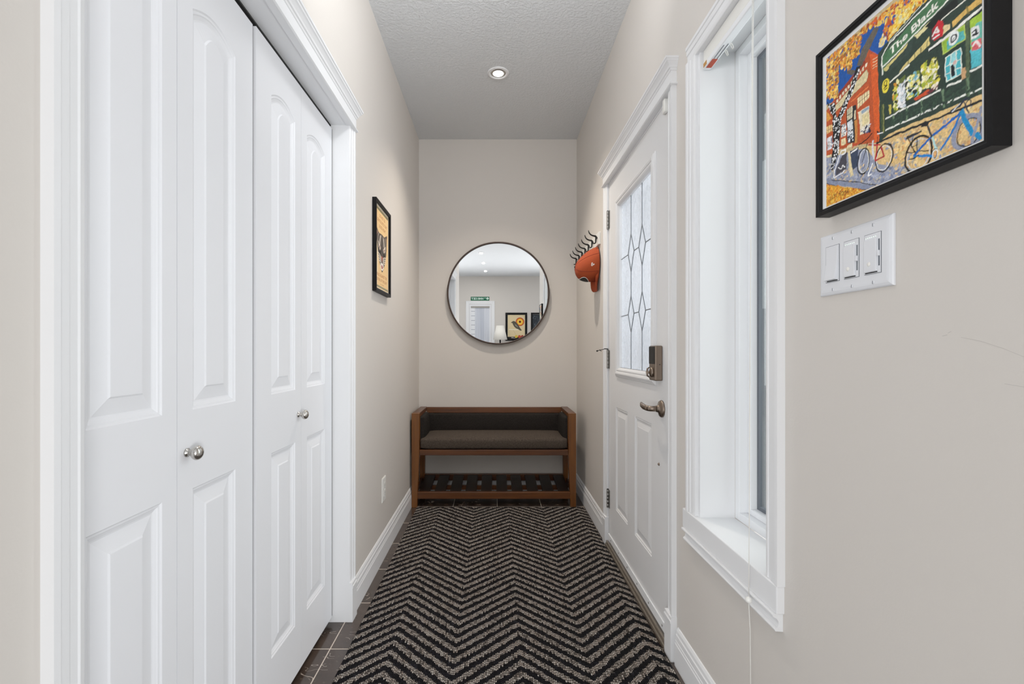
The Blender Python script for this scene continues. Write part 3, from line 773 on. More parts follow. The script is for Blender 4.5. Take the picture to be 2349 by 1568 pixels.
# front skin: around the glass and around two lower panels
def quad(mb, y0, y1, z0, z1, d=0): mb.add([fdoor_fn(y0, z0, d), fdoor_fn(y1, z0, d), fdoor_fn(y1, z1, d), fdoor_fn(y0, z1, d)], [(0, 1, 2, 3)])
zp0, zp1 = .25, .79; P1 = (1.884, 2.112); P2 = (2.226, 2.442)
quad(m, FY0, FY1, FZ0, zp0); quad(m, FY0, P1[0], zp0, zp1); quad(m, P1[1], P2[0], zp0, zp1); quad(m, P2[1], FY1, zp0, zp1)
for p in (P1, P2): panel(m, fdoor_fn, p[0], p[1], zp0, zp1, 0, STEPS_S)
quad(m, FY0, FY1, zp1, GZ0); quad(m, FY0, GY0, GZ0, GZ1); quad(m, GY1, FY1, GZ0, GZ1); quad(m, FY0, FY1, GZ1, FZ1)
for d in (TH,):
    quad(m, FY0, FY1, FZ0, GZ0, d); quad(m, FY0, GY0, GZ0, GZ1, d); quad(m, GY1, FY1, GZ0, GZ1, d); quad(m, FY0, FY1, GZ1, FZ1, d)
for rc in (ring_rect(FY0, FY1, FZ0, FZ1), ring_rect(GY0, GY1, GZ0, GZ1)):
    vs = [fdoor_fn(a, z, 0) for a, z in rc] + [fdoor_fn(a, z, TH) for a, z in rc]
    m.add(vs, [(0, 1, 5, 4), (1, 2, 6, 5), (2, 3, 7, 6), (3, 0, 4, 7)])
m.build('door_slab', M['fdoor'], fd)
# glass insert frame
m = MB(); rings = []
for ins, hgt in ((0, -.0005), (0, .005), (.003, .008), (.006, .008), (.009, .012), (.018, .015), (.026, .013), (.029, .010), (.036, .0115), (.041, .009), (.046, .002), (.049, -.003), (.049, -.012)):
    rings.append([(DX - hgt, a, z) for a, z in ring_rect(1.824 + ins, 2.420 - ins, .951 + ins, 1.872 - ins)])
m.loft(rings, cap=False); fr = m.build('insert_frame', M['fdoor'], fd)
m = MB().box(DX + .012, DX + .018, GY0 - .006, GY1 + .006, GZ0 - .006, GZ1 + .006); gl = m.build('glass_pane', M['rain'], fd)
m = MB(); X = DX + .0105
def came(y0, z0, y1, z1, w=.0045): m.tube([(X, y0, z0), (X, y1, z1)], w/2, 6)
CYS = (2.204, 2.038)
for cy in CYS:
    came(cy, GZ1, cy, 1.64); came(cy, 1.462, cy, 1.346); came(cy, 1.174, cy, GZ0)
    for zt, zb in ((1.64, 1.462), (1.346, 1.174)):
        zm = (zt + zb)/2; hw = .047
        for a, b in (((cy, zt), (cy + hw, zm)), ((cy + hw, zm), (cy, zb)), ((cy, zb), (cy - hw, zm)), ((cy - hw, zm), (cy, zt))): came(a[0], a[1], b[0], b[1])
for zm in (1.551, 1.26):
    came(GY1, zm, CYS[0] + .047, zm); came(CYS[0] - .047, zm, CYS[1] + .047, zm); came(CYS[1] - .047, zm, GY0, zm)
m.build('lead_came', M['lead'], gl, loc=LOC[gl.name])
# jambs, stop, sweep, threshold
m = MB().box(XR + .001, XR + .16, 2.588, DY1 - .0005, .0, DZ - .001).box(XR + .001, XR + .16, DY0 + .0005, 1.6855, 0, DZ - .001).box(XR + .001, XR + .16, 1.6855, 2.588, 2.007, DZ - .001)
m.build('jamb', M['trim'], fd)
m = MB().box(.612, .70, 1.684, 2.592, .0, .016); m.box(.618, .628, 1.684, 2.592, .016, .03)
m.build('threshold', M['thresh'], fd, bevel=.003)
m = MB().box(DX - .006, DX - .0003, FY0 + .004, FY1 - .004, .036, .072); sw = m.build('door_sweep', M['vinyl'], fd, bevel=.0015)
m = MB(); m.smooth = True
for i in range(6): m.lathe([(.0001, .002), (.004, .0015), (.0045, 0)], (DX - .006, FY0 + .06 + i*.155, .054), (-1, 0, 0), 12)
m.build('screw_head', M['steel'], sw, loc=LOC[sw.name])
# hinges
for i, z in enumerate((1.812, 1.037, .262)):
    m = MB(); m.smooth = True
    for k in range(5):
        m.lathe([(.0058, 0), (.0064, .001), (.0064, .0185), (.0058, .0195)], (XR - .0062, 2.590, z - .05 + k*.02), (0, 0, 1), 14)
    m.smooth = False
    m.box(XR - .0016, XR - .0001, 2.5935, 2.5995, z - .05, z + .05); m.box(XR - .0016, XR - .0001, 2.566, 2.584, z - .05, z + .05)
    hg = m.build('hinge', M['steel'], fd, loc=(XR - .006, 2.59, z))
    m = MB(); m.smooth = True
    m.lathe([(.0, 0), (.0062, 0), (.0062, .002), (.003, .004), (0, .0045)], (XR - .0062, 2.590, z + .05), (0, 0, 1), 14)
    m.build('hinge_pin', M['iron'], hg, loc=(XR - .006, 2.59, z + .05))
    if i == 1:
        m = MB(); m.smooth = True; zz = z + .058
        m.tube([(XR - .004, 2.59, zz), (XR - .026, 2.592, zz + .001)], .0028, 10)
        m.tube([(XR - .026, 2.592, zz - .001), (XR - .064, 2.596, zz - .011)], .002, 10)
        m.tube([(XR - .052, 2.596, zz - .004), (XR - .040, 2.596, zz - .013)], .0018, 8)
        m.tube([(XR - .060, 2.596, zz - .010), (XR - .068, 2.597, zz - .0125)], .0045, 10)
        m.build('hinge_pin_stop', M['iron'], hg, loc=(XR, 2.59, zz))
# deadbolt box
m = MB().box(DX - .030, DX - .0004, 1.757, 1.826, .972, 1.106); db = m.build('deadbolt_housing', M['bronze'], fd, bevel=.005, seg=3)
m = MB().box(DX - .0315, DX - .0302, 1.7605, 1.8225, 1.036, 1.1025); m.build('battery_cover', M['iron'], db, loc=LOC[db.name], bevel=.0012)
m = MB(); m.smooth = True
m.lathe([(0, 0), (.019, 0), (.019, .003), (.015, .007), (.008, .009), (.0, .010)], (DX - .030, 1.7915, 1.0035), (-1, 0, 0), 28)
m.tube([(DX - .040, 1.7915, .984), (DX - .047, 1.7915, .990), (DX - .049, 1.7915, 1.0035), (DX - .047, 1.7915, 1.017), (DX - .040, 1.7915, 1.023)], [.002, .0036, .0042, .0036, .002], 10)
m.tube([(DX - .036, 1.7915, 1.0035), (DX - .048, 1.7915, 1.0035)], .005, 12)
m.build('thumb_turn', M['bronze'], db, loc=LOC[db.name])
m = MB(); m.smooth = True; m.lathe([(0, 0), (.0022, 0), (.0022, .0006)], (DX - .012, 1.757, 1.034), (0, -1, 0), 12); m.build('screw_hole', M['shadow'], db, loc=LOC[db.name])
# lever handle
m = MB(); m.smooth = True; hc = (DX - .0003, 1.765, .866)
m.lathe([(0, 0), (.0325, 0), (.0325, .004), (.030, .008), (.024, .010), (.018, .0125), (.0135, .016), (.0125, .022)], hc, (-1, 0, 0), 40)
lv = m.build('handle_rose', M['bronze'], fd, loc=hc)
m = MB(); m.smooth = True; hx = DX - .048
m.tube([(DX - .016, 1.765, .866), (DX - .034, 1.765, .866), (DX - .044, 1.768, .866), (hx, 1.778, .866)], [.011, .0105, .0105, .0105], 18)
m.build('handle_neck', M['bronze'], lv, loc=hc)
m = MB(); m.smooth = True
m.tube([(hx, 1.772, .866), (hx - .002, 1.80, .866), (hx - .003, 1.825, .867), (hx - .002, 1.85, .870), (hx + .002, 1.872, .874), (hx + .004, 1.880, .876)], [.0105, .011, .0115, .0105, .007, .001], 18, flat=.75)
m.build('handle_lever', M['bronze'], lv, loc=hc)
for z in (1.004, .866): MB().box(XR - .0008, XR + .0005, 1.6815, 1.6875, z - .014, z + .014).build('latch_slot', M['shadow'], fd)
m = MB(); m.smooth = True; m.lathe([(0, .006), (.0035, .005), (.0055, .002), (.006, 0)], (DX - .0003, 1.796, .648), (-1, 0, 0), 16); m.build('door_stud', M['bronze'], fd)

# door contact sensor (magnet on the door, body on the frame side)
ds = empty('contact_sensor', (DX, 1.70, 1.996), 'small white plastic contact sensor at top corner of front door', 'sensor')
m = MB().box(DX - .011, DX - .0004, 1.721, 1.733, 1.966, 2.002); m.build('magnet', M['plastic2'], ds, bevel=.002)
m = MB().box(DX - .016, DX - .0004, 1.697, 1.7195, 1.962, 2.010); m.build('sensor_body', M['plastic2'], ds, bevel=.003)

# ------------------------------------------------------------------ window
win = empty('window_1', (XR, 1.26, WZ0), 'tall narrow white window beside the front door', 'window', kind='structure')
m = MB(); casing_leg(m, XR, -1, 1.504, -1, .5716, WZ1 + .002); m.build('casing', M['trim'], win)
m = MB(); casing_leg(m, XR, -1, 1.015, 1, .5716, WZ1 + .002); m.build('casing', M['trim'], win)
m = MB().prism(CAS, lambda p, a: (XR - p[1], a, WZ1 + .055 - p[0]), 1.0155, 1.5035); m.build('casing', M['trim'], win)
m = MB().box(XR - .001, .741, WY1 - .0003, WY1 + .014, .571, WZ1).box(XR - .001, .741, WY0 - .014, WY0 + .0003, .571, WZ1).box(XR - .001, .741, WY0, WY1, WZ1 - .0003, WZ1 + .014)
m.build('jamb_liner', M['trim'], win)
m = MB().box(.617, .741, 1.018, 1.530, .509, .5712); m.build('stool', M['trim'], win, bevel=.0025)
APR = [(0, .509), (.021, .509), (.0225, .5065), (.0225, .5035), (.0205, .501), (.014, .498), (.010, .492), (.0095, .486), (.012, .479), (.0165, .476), (.0175, .473), (.0165, .470), (0, .469)]
m = MB().prism(APR, lambda p, a: (XR - p[0], a, p[1]), 1.023, 1.525); m.build('apron', M['trim'], win)
def vframe(mb, x0, x1, ya, yb, za, zb, w):
    mb.box(x0, x1, ya, ya + w, za, zb).box(x0, x1, yb - w, yb, za, zb).box(x0, x1, ya + w, yb - w, za, za + w).box(x0, x1, ya + w, yb - w, zb - w, zb)
m = MB(); vframe(m, .7412, .80, WY0, WY1, .571, WZ1, .024); m.build('vinyl_frame', M['vinyl'], win, bevel=.002)
m = MB(); vframe(m, .766, .80, WY0 + .024, WY1 - .024, .595, WZ1 - .024, .017); m.build('sash', M['vinyl'], win, bevel=.002)
m = MB(); vframe(m, .786, .796, WY0 + .041, WY1 - .041, .612, WZ1 - .041, .011); m.build('gasket', M['gasket'], win)
m = MB().box(.790, .793, WY0 + .045, WY1 - .045, .616, WZ1 - .045); m.build('glass_pane', M['pane'], win)
# raised blind
bl = empty('window_blind', (.651, 1.26, 1.95), 'white blind fully raised at top of the tall narrow window', 'blind')
m = MB().box(.6405, .664, WY0 + .006, WY1 - .006, 1.968, 2.0075); m.build('headrail', M['plastic2'], bl, bevel=.002)
m = MB().box(.6385, .6625, WY0 + .005, WY1 - .005, 1.950, 1.9675); br = m.build('bottom_rail', M['vinyl'], bl, bevel=.003)
m = MB().box(.6425, .6585, WY1 - .062, WY1 - .020, 1.9488, 1.9496); m.build('warning_label', M['orange'], br, loc=LOC[br.name])
m = MB().box(.6377, .6383, WY1 - .034, WY1 - .012, 1.953, 1.965); m.build('maker_label', M['amber'], br, loc=LOC[br.name])
m = MB().box(.6452, .6466, WY1 - .125, WY1 - .064, 1.9486, 1.9498).box(.6545, .656, WY1 - .13, WY1 - .064, 1.9486, 1.9498); m.build('rail_slot', M['gasket'], br, loc=LOC[br.name])
for yy in (WY1 - .10, WY1 - .13):
    m = MB(); m.smooth = True; m.tube([(.661, yy, 1.951), (.665, yy + .003, 1.944), (.668, yy + .001, 1.936), (.667, yy - .006, 1.934), (.664, yy - .007, 1.942), (.661, yy - .004, 1.951)], .0011, 6); m.build('cord_loop', M['cord'], bl)
ctop = (.637, 1.150, 1.955); cbot = (.6045, 1.107, .499)
for dy, s in ((0, 0), (-.006, 1)):
    m = MB(); m.smooth = True; pts = []
    for i in range(17):
        t = i/16; bow = .0045*math.sin(PI*min(1, t*1.15))*(1 if s else .1)
        pts.append((ctop[0] + (cbot[0]-ctop[0])*t - bow*.3, ctop[1] + dy*(1-t) + (cbot[1]-ctop[1])*t + (bow if s else 0)*(t**3)*2.2, ctop[2] + (cbot[2]-ctop[2])*t))
    m.tube(pts, .0009, 6); m.build('lift_cord', M['cord'], bl)
m = MB(); m.smooth = True; m.lathe([(0, .0085)] + [(.0075*math.sin(t), .0078*math.cos(t)) for t in [PI*i/12 for i in range(1, 12)]] + [(0, -.0085)], (cbot[0], cbot[1], .494), (0, 0, 1), 20); m.build('cord_bead', M['plastic2'], bl)
m = MB(); m.smooth = True; m.tube([(cbot[0], cbot[1], .488), (cbot[0] + .004, 1.108, .42), (cbot[0] + .006, 1.110, .30), (cbot[0] + .007, 1.111, .14)], .0009, 6); m.build('lift_cord', M['cord'], bl)
# ------------------------------------------------------------------ runner
rg = [(-.526, .25), (-.541, 3.203), (.6145, 3.203), (.600, .25)]
m = MB(); m.loft([[(x, y, .0005) for x, y in rg], [(x, y, .0075) for x, y in rg]])
tag(m.build('runner_rug', M['rug'], loc=(.03, 1.75, 0), bevel=.003), 'long black and beige chevron runner rug covering the hall floor', 'rug')

# ------------------------------------------------------------------ bench
B = empty('storage_bench', (0, 3.4, 0), 'dark walnut bench with charcoal cushions and slatted shoe shelf under the mirror', 'bench')
BX0, BX1, BF, BK = -.578, .559, 3.207, 3.592
def leg(name, x0, x1, y0, y1, zt, inner, tw, dpt, mat):
    """tapered leg; inner = +1 when its inside faces +x; tw/dpt = foot width / depth"""
    rings = []
    for z, f in ((0, 1), (.36, 0), (zt, 0)):
        w = (x1 - x0)*(1 - f) + tw*f; d = (y1 - y0)*(1 - f) + dpt*f
        xa, xb = (x0, x0 + w) if inner > 0 else (x1 - w, x1)
        ya, yb = (y0, y0 + d) if name == 'front_leg' else (y1 - d, y1)
        rings.append([(xa, ya, z), (xb, ya, z), (xb, yb, z), (xa, yb, z)])
    MB().loft(rings).build(name, mat, B, bevel=.002)
ARM = .652
for sg, x0, x1 in ((1, BX0, BX0 + .052), (-1, BX1 - .052, BX1)):
    leg('front_leg', x0, x1, BF, BF + .05, ARM - .001, sg, .037, .036, M['wood_z'])
    leg('rear_leg', x0 + (.0 if sg > 0 else .012), x1 - (.012 if sg > 0 else 0), BK - .045, BK, ARM - .03, sg, .036, .034, M['wood_z'])
    # arm rail caps the legs and runs back to the wall
    MB().box(x0, x1, BF + .0505, BK - .0005, ARM - .030, ARM).build('arm_rail', M['wood_y'], B, bevel=.0025)
    a, b = (x0 + .006, x0 + .020) if sg > 0 else (x1 - .020, x1 - .006)
    MB().box(a, b, BF + .051, BK - .046, .36, .41).build('side_apron', M['wood_y'], B, bevel=.002)
    MB().box(a + .003, b + .003, BF + .051, BK - .046, .07, .112).build('side_stretcher', M['wood_y'], B, bevel=.002)
MB().box(BX0 + .0525, BX1 - .0525, BK - .030, BK, ARM - .045, ARM - .002).build('back_rail', M['wood_x'], B, bevel=.0025)
MB().box(BX0 + .0525, BX1 - .0525, BF + .006, BF + .030, .360, .398).build('seat_rail', M['wood_x'], B, bevel=.0025)
MB().box(BX0 + .0525, BX1 - .0525, BK - .028, BK - .004, .360, .398).build('rear_rail', M['wood_x'], B, bevel=.0025)
def cushion(name, x0, x1, y0, y1, z0, z1, r, puff, axis, mat='fabric'):
    n = 12; P = [x0, y0, z0]; Q = [x1, y1, z1]
    bm = bmesh.new(); bmesh.ops.create_cube(bm, size=1)
    bmesh.ops.subdivide_edges(bm, edges=bm.edges[:], cuts=9, use_grid_fill=True)
    ex = [(x1 - x0)/2, (y1 - y0)/2, (z1 - z0)/2]; ce = [(x0 + x1)/2, (y0 + y1)/2, (z0 + z1)/2]
    for v in bm.verts:
        u = [v.co[i]*2 for i in range(3)]
        # denser loops near the edges, then round the corners and swell the chosen face
        u = [math.copysign(abs(c)**.45 if abs(c) > 1e-6 else 0, c) for c in u]
        p = [u[i]*ex[i] for i in range(3)]
        core = [max(-(ex[i] - r), min(ex[i] - r, p[i])) for i in range(3)]
        d = Vector([p[i] - core[i] for i in range(3)])
        if d.length > 1e-9:
            mx = max(abs(c) for c in d); d = d.normalized()*min(r, mx)
        q = [core[i] + d[i] for i in range(3)]
        o = [i for i in range(3) if i != axis[0]]
        f = max(0, 1 - u[o[0]]**4)*max(0, 1 - u[o[1]]**2)
        if u[axis[0]]*axis[1] > .5: q[axis[0]] += axis[1]*puff*f
        v.co = [ce[i] + q[i] for i in range(3)]
    me = bpy.data.meshes.new(name); bmesh.ops.recalc_face_normals(bm, faces=bm.faces); bm.to_mesh(me); bm.free()
    L = Vector(LOC[B.name]); me.transform(Matrix.Translation(-L)); me.materials.append(M[mat])
    for p in me.polygons: p.use_smooth = True
    o = bpy.data.objects.new(name, me); COL.objects.link(o); o.parent = B; LOC[o.name] = tuple(L)
    md = o.modifiers.new('soft', 'SUBSURF'); md.levels = md.render_levels = 1
    return o
cushion('seat_cushion', BX0 + .054, BX1 - .054, BF + .004, BK - .035, .3983, .478, .026, .013, (2, 1), 'seat')
MB().box(BX0 + .0525, BX1 - .0525, BF + .0305, BK - .0285, .382, .3975).build('seat_board', M['wood_dk'], B)
cushion('back_cushion', BX0 + .054, BX1 - .054, BK - .062, BK - .005, .44, ARM - .0455, .014, .010, (1, -1))
cushion('arm_cushion', BX0 + .014, BX0 + .078, BF + .052, BK - .06, .42, ARM - .031, .016, .010, (0, 1))
cushion('arm_cushion', BX1 - .078, BX1 - .014, BF + .052, BK - .06, .42, ARM - .031, .016, .010, (0, -1))
MB().box(BX0 + .0385, BX1 - .0385, BF + .008, BF + .032, .058, .1045).build('shelf_rail', M['wood_x'], B, bevel=.0025)
MB().box(BX0 + .0385, BX1 - .0385, BK - .03, BK - .006, .088, .138).build('shelf_rail', M['wood_x'], B, bevel=.0025)
MB().box(BX0 + .0385, BX1 - .0385, 3.385, 3.41, .070, .0995).build('shelf_crossbar', M['wood_x'], B)
for i in range(10):
    cx = -.4955 + .1084*i; w = .0385; xa, xb = max(cx - w, BX0 + .024), min(cx + w, BX1 - .024)
    ya, yb = BF + .0325, BK - .0305
    MB().loft([[(xa, ya, .0865), (xb, ya, .0865), (xb, ya, .102), (xa, ya, .102)], [(xa, yb, .118), (xb, yb, .118), (xb, yb, .1335), (xa, yb, .1335)]]).build('shelf_slat', M['wood_dk'], B, bevel=.0015)

# ------------------------------------------------------------------ round mirror
mc = Vector((.0235, 3.578, 1.526)); mn = Vector((-.0033, -1, -.0131)).normalized()
wm = empty('round_mirror', tuple(mc), 'round wall mirror with thin dark bronze frame above the bench', 'mirror')
m = MB(); m.smooth = True
m.lathe([(.3835, .000), (.3835, .012), (.385, .0135), (.392, .0135), (.3945, .012), (.3945, -.022), (.386, -.022), (.386, -.002)], mc, mn, 128, cap=False)
m.build('mirror_frame', M['bronzeframe'], wm)
m = MB(); m.lathe([(.3845, -.004), (.3845, .0005)], mc, mn, 128); m.build('mirror_glass', M['mirror'], wm)

# ------------------------------------------------------------------ framed pictures
def frame_ring(fn, a0, a1, z0, z1, face, depth, lip):
    """picture frame moulding: rectangular rings lofted outside-in; fn(a, z, out)"""
    m = MB(); rr = lambda i, h: [fn(a, z, h) for a, z in ((a0 + i, z0 + i), (a1 - i, z0 + i), (a1 - i, z1 - i), (a0 + i, z1 - i))]
    m.loft([rr(0, 0), rr(0, depth), rr(face*.55, depth), rr(face*.6, depth - .0015), rr(face, depth - .002), rr(face, lip), rr(face - .004, lip - .002), rr(face - .004, 0)], cap=False)
    return m
# street scene on the right wall
PX = .605
pa = empty('framed_painting', (XR, .7215, 1.492), 'black framed colourful painting of a green pub with bicycles, above the light switches', 'painting')
pf = lambda y, z, o: (.6305 - o, y, z)
frame_ring(pf, .566, .877, 1.339, 1.645, .0112, .0255, .0205).build('picture_frame', M['black'], pa, bevel=.0008)
MB().box(.6112, .6195, .5765, .8665, 1.3485, 1.6355).build('mat_board', M['mat'], pa)
MB().box(.6197, XR - .0005, .63, .81, 1.56, 1.63).build('backing', M['black'], pa)
A = Art(lambda u, v: (.6110, .8567 - .274*u/1000, 1.353 + .274*v/1000), 330, 330, 3, 1.5, .16)
A.poly('c8b080', [(0, 0), (1000, 0), (1000, 1000), (0, 1000)])
for it in ART:
    if it[0] == 'p': A.poly(it[1], it[2])
    elif it[0] == 'l': A.line(it[1], it[2], it[3])
    elif it[0] == 'd': A.dabs(it[1], it[2], it[3], it[4])
    elif it[0] == 'e': A.ring(it[1], it[2], it[3], it[4], it[5])
A.text('f4f2e6', 'The Black', (504, 700), (792, 764), 42, .15, .02)
A.text('0c0c10', 'Lori Frank', (34, 38), (196, 30), 36, .2, .0)
A.build('artwork', M['art'], pa)

# cat poster on the left wall
po = empty('framed_poster', (XL, 2.393, 1.602), 'narrow black framed orange poster of a snarling big cat on left wall', 'poster')
lf = lambda y, z, o: (XL + .0005 + o, y, z)
frame_ring(lf, 2.237, 2.549, 1.376, 1.828, .017, .0205, .013).build('picture_frame', M['black'], po, bevel=.0008)
MB().box(XL + .006, XL + .0095, 2.2505, 2.5355, 1.390, 1.814).build('mat_board', plain('cream_mat', (238, 230, 208), .8), po)
A = Art(lambda u, v: (XL + .0097, 2.260 + .266*u/1000, 1.400 + .404*v/1000), 200, 300, 4, .5, .06)
A.poly('e9c186', [(0, 0), (1000, 0), (1000, 1000), (0, 1000)])
A.poly('f2deb4', [(0, 0), (130, 0), (190, 400), (60, 760), (0, 760)])
for v0, v1, c in ((962, 990, '6e6a4c'), (10, 34, '8a8468')): A.poly(c, [(20, v0), (980, v0), (980, v1), (20, v1)])
red = 'b0663a'
A.text(red, 'DO NOT GO', (300, 888), (760, 888), 40, 0, .02)
A.text(red, 'GENTLE INTO THAT', (130, 822), (900, 822), 40, 0, .02)
A.text(red, 'GOOD NIGHT', (270, 756), (790, 756), 40, 0, .02)
A.text(red, 'RAGE AGAINST THE', (120, 150), (890, 150), 40, 0, .02)
A.text(red, 'DYING OF THE LIGHT', (110, 92), (900, 92), 36, 0, .02)
A.text(red, 'DYLAN THOMAS', (360, 52), (640, 52), 14, 0, .01)
fur = '4a4039'; pale = 'cfc2b2'; dk = '1e1a18'
A.poly(fur, [(500, 215), (400, 262), (300, 330), (215, 410), (150, 500), (110, 590), (95, 690), (70, 740), (85, 700), (330, 690), (500, 700), (670, 690), (860, 735), (890, 745), (885, 660), (870, 560), (830, 470), (760, 390), (690, 320), (600, 255)])
A.poly(fur, [(90, 600), (60, 740), (110, 735), (230, 690)]); A.poly(fur, [(870, 600), (915, 745), (870, 735), (740, 690)])
A.poly('8a6a58', [(110, 640), (95, 710), (190, 680)]); A.poly('8a6a58', [(860, 640), (880, 710), (790, 680)])
for s in (-1, 1):
    f = lambda u: 500 + s*u
    for k in range(4): A.line(pale, 13, [(f(60 + 30*k), 680 - 6*k), (f(90 + 42*k), 620 - 12*k), (f(110 + 56*k), 560 - 18*k)])
    A.poly(pale, [(f(90), 520), (f(180), 560), (f(290), 585), (f(260), 520), (f(150), 480)])
    A.poly('b06a58', [(f(130), 515), (f(190), 540), (f(230), 530), (f(180), 500)])
    A.ring(dk, None, (f(185), 520), 22, 13)
    A.poly(dk, [(f(70), 500), (f(150), 470), (f(270), 480), (f(250), 440), (f(90), 430)])
    for k in range(4): A.line(pale, 14, [(f(60), 400 - 18*k), (f(180), 425 - 26*k), (f(320 - 18*k), 440 - 30*k)])
    A.line(pale, 10, [(f(340), 560), (f(300), 640), (f(230), 690)])
    A.line(dk, 16, [(f(40), 660), (f(55), 560), (f(45), 470)])
A.poly('a04a3a', [(430, 420), (570, 420), (520, 370), (500, 350), (480, 370)])
A.poly('efe6da', [(400, 335), (600, 335), (640, 290), (560, 245), (440, 245), (360, 290)])
A.poly('a85f52', [(430, 318), (570, 318), (590, 290), (530, 262), (470, 262), (410, 290)])
A.poly(dk, [(440, 240), (560, 240), (500, 215)])
for u in (440, 480, 520, 560): A.poly('f6f2ea', [(u - 14, 322), (u + 14, 322), (u, 292)])
A.build('artwork', M['print'], po)

# ------------------------------------------------------------------ light switches
sp = empty('light_switch_plate', (XR, .817, 1.2497), 'white three-gang switch plate with one rocker and two dimmers under the painting', 'light switch')
SY0, SY1, SZ0, SZ1 = .7346, .8994, 1.1925, 1.3068
def ringx(x, y0, y1, z0, z1, i): return [(x, y0 + i, z0 + i), (x, y1 - i, z0 + i), (x, y1 - i, z1 - i), (x, y0 + i, z1 - i)]
m = MB().loft([ringx(XR - .0003, SY0, SY1, SZ0, SZ1, 0), ringx(XR - .003, SY0, SY1, SZ0, SZ1, 0), ringx(XR - .0048, SY0, SY1, SZ0, SZ1, .0018), ringx(XR - .0062, SY0, SY1, SZ0, SZ1, .006), ringx(XR - .0066, SY0, SY1, SZ0, SZ1, .010)])
m.build('wall_plate', M['plastic'], sp)
SX = XR - .0066
gangs = (.817 + .046, .817, .817 - .046)
for gi, gy in enumerate(gangs):
    z = 1.2497
    m = MB(); vframe(m, SX - .0006, SX + .0002, gy - .0172, gy + .0172, z - .0338, z + .0338, .0007); bz = m.build('switch_bezel', M['gasket'], sp)
    MB().box(SX - .0009, SX - .0002, gy - .0164, gy + .0164, z - .033, z + .033).build('switch_body', M['plastic'], sp)
    if gi == 0:
        m = MB(); y0, y1 = gy - .0135, gy + .0135
        pr = [(SX - .0009, z - .0305), (SX - .0075, z - .0300), (SX - .0030, z + .001), (SX - .0016, z + .0305), (SX - .0009, z + .0305)]
        m.prism(pr, lambda p, a: (p[0], a, p[1]), y0, y1); m.build('rocker', M['plastic'], sp, bevel=.0006)
        MB().box(SX - .0013, SX - .0008, y0, y1, z - .0325, z - .0307).build('rocker_gap', M['shadow'], sp)
    else:
        m = MB().box(SX - .0040, SX - .0008, gy - .0100, gy + .0150, z - .0300, z + .0240); pd = m.build('dimmer_paddle', M['plastic'], sp, bevel=.0008)
        MB().box(SX - .0013, SX - .0008, gy - .0100, gy + .0150, z - .0322, z - .0303).build('paddle_gap', M['shadow'], sp)
        MB().box(SX - .0013, SX - .0008, gy - .0146, gy - .0122, z - .022, z + .022).build('slider_track', M['gasket'], sp)
        MB().box(SX - .0042, SX - .0013, gy - .0152, gy - .0116, z - .006, z + .003).build('slider', M['plastic'], sp, bevel=.0005)
        m = MB(); m.smooth = True
        m.lathe([(0, .0004), (.0035, .0003), (.0038, 0)], (SX - .0040, gy + .004, z - .017), (-1, 0, 0), 18); m.build('paddle_dot', M['white'], sp)
        m = MB()
        for k in range(6): m.box(SX - .0013, SX - .0008, gy + .0128 - k*.004, gy + .0142 - k*.004, z + .0268, z + .0282)
        m.build('level_light', M['led'], sp)
    for dz in (.0477, -.0477):
        m = MB(); m.smooth = True
        m.lathe([(0, .0008), (.0022, .0008), (.0030, .0003), (.0031, 0)], (SX + .0001, gy, z + dz), (-1, 0, 0), 16); sc = m.build('plate_screw', M['plastic'], sp)
        MB().box(SX - .0010, SX - .0004, gy - .0004, gy + .0004, z + dz - .0026, z + dz + .0026).build('screw_slot', M['gasket'], sc, loc=LOC[sc.name])

# ------------------------------------------------------------------ wall outlet
wo = empty('wall_outlet', (XL, 2.461, .353), 'white duplex wall outlet low on the left wall before the bench', 'outlet')
m = MB().loft([ringx(XL + .0003, 2.4225, 2.4995, .290, .4165, 0), ringx(XL + .003, 2.4225, 2.4995, .290, .4165, 0), ringx(XL + .0055, 2.4225, 2.4995, .290, .4165, .005)])
m.build('wall_plate', M['plastic2'], wo)
for z in (.3725, .334):
    rc = MB().box(XL + .0055, XL + .0075, 2.4475, 2.4745, z - .0165, z + .0165).build('receptacle', M['plastic2'], wo, bevel=.001)
    MB().box(XL + .0076, XL + .0079, 2.4545, 2.4565, z - .004, z + .006).box(XL + .0076, XL + .0079, 2.4655, 2.4675, z - .004, z + .006).box(XL + .0076, XL + .0079, 2.459, 2.463, z - .0115, z - .0075).build('slot', M['shadow'], rc, loc=LOC[rc.name])

# ------------------------------------------------------------------ coat hooks and cap
cr = empty('coat_rack', (XR, 3.17, 1.763), 'white wall rail with black curved coat hooks between front door and back wall', 'coat rack')
MB().box(.621, XR - .0003, 2.79, 3.56, 1.726, 1.800).build('rail', M['plastic2'], cr, bevel=.002)
for k in range(7):
    y = 2.82 + .115*k; m = MB(); m.smooth = True
    path = [(.5665, 1.815), (.5680, 1.806), (.5725, 1.797), (.5800, 1.789), (.5900, 1.784), (.6000, 1.7815), (.6080, 1.780), (.6125, 1.776), (.6125, 1.768), (.6110, 1.755), (.6105, 1.744), (.6080, 1.738), (.6010, 1.7355), (.5930, 1.736)]
    m.tube([(x, y, z) for x, z in path], [.0022, .0030, .0036, .0040, .0043, .0048, .0058, .0062, .0054, .0046, .0042, .0040, .0036, .0028], 10, flat=1.4)
    m.tube([(.6125, y, 1.770), (.6212, y, 1.770)], .0042, 10)
    m.build('hook', M['iron'], cr)

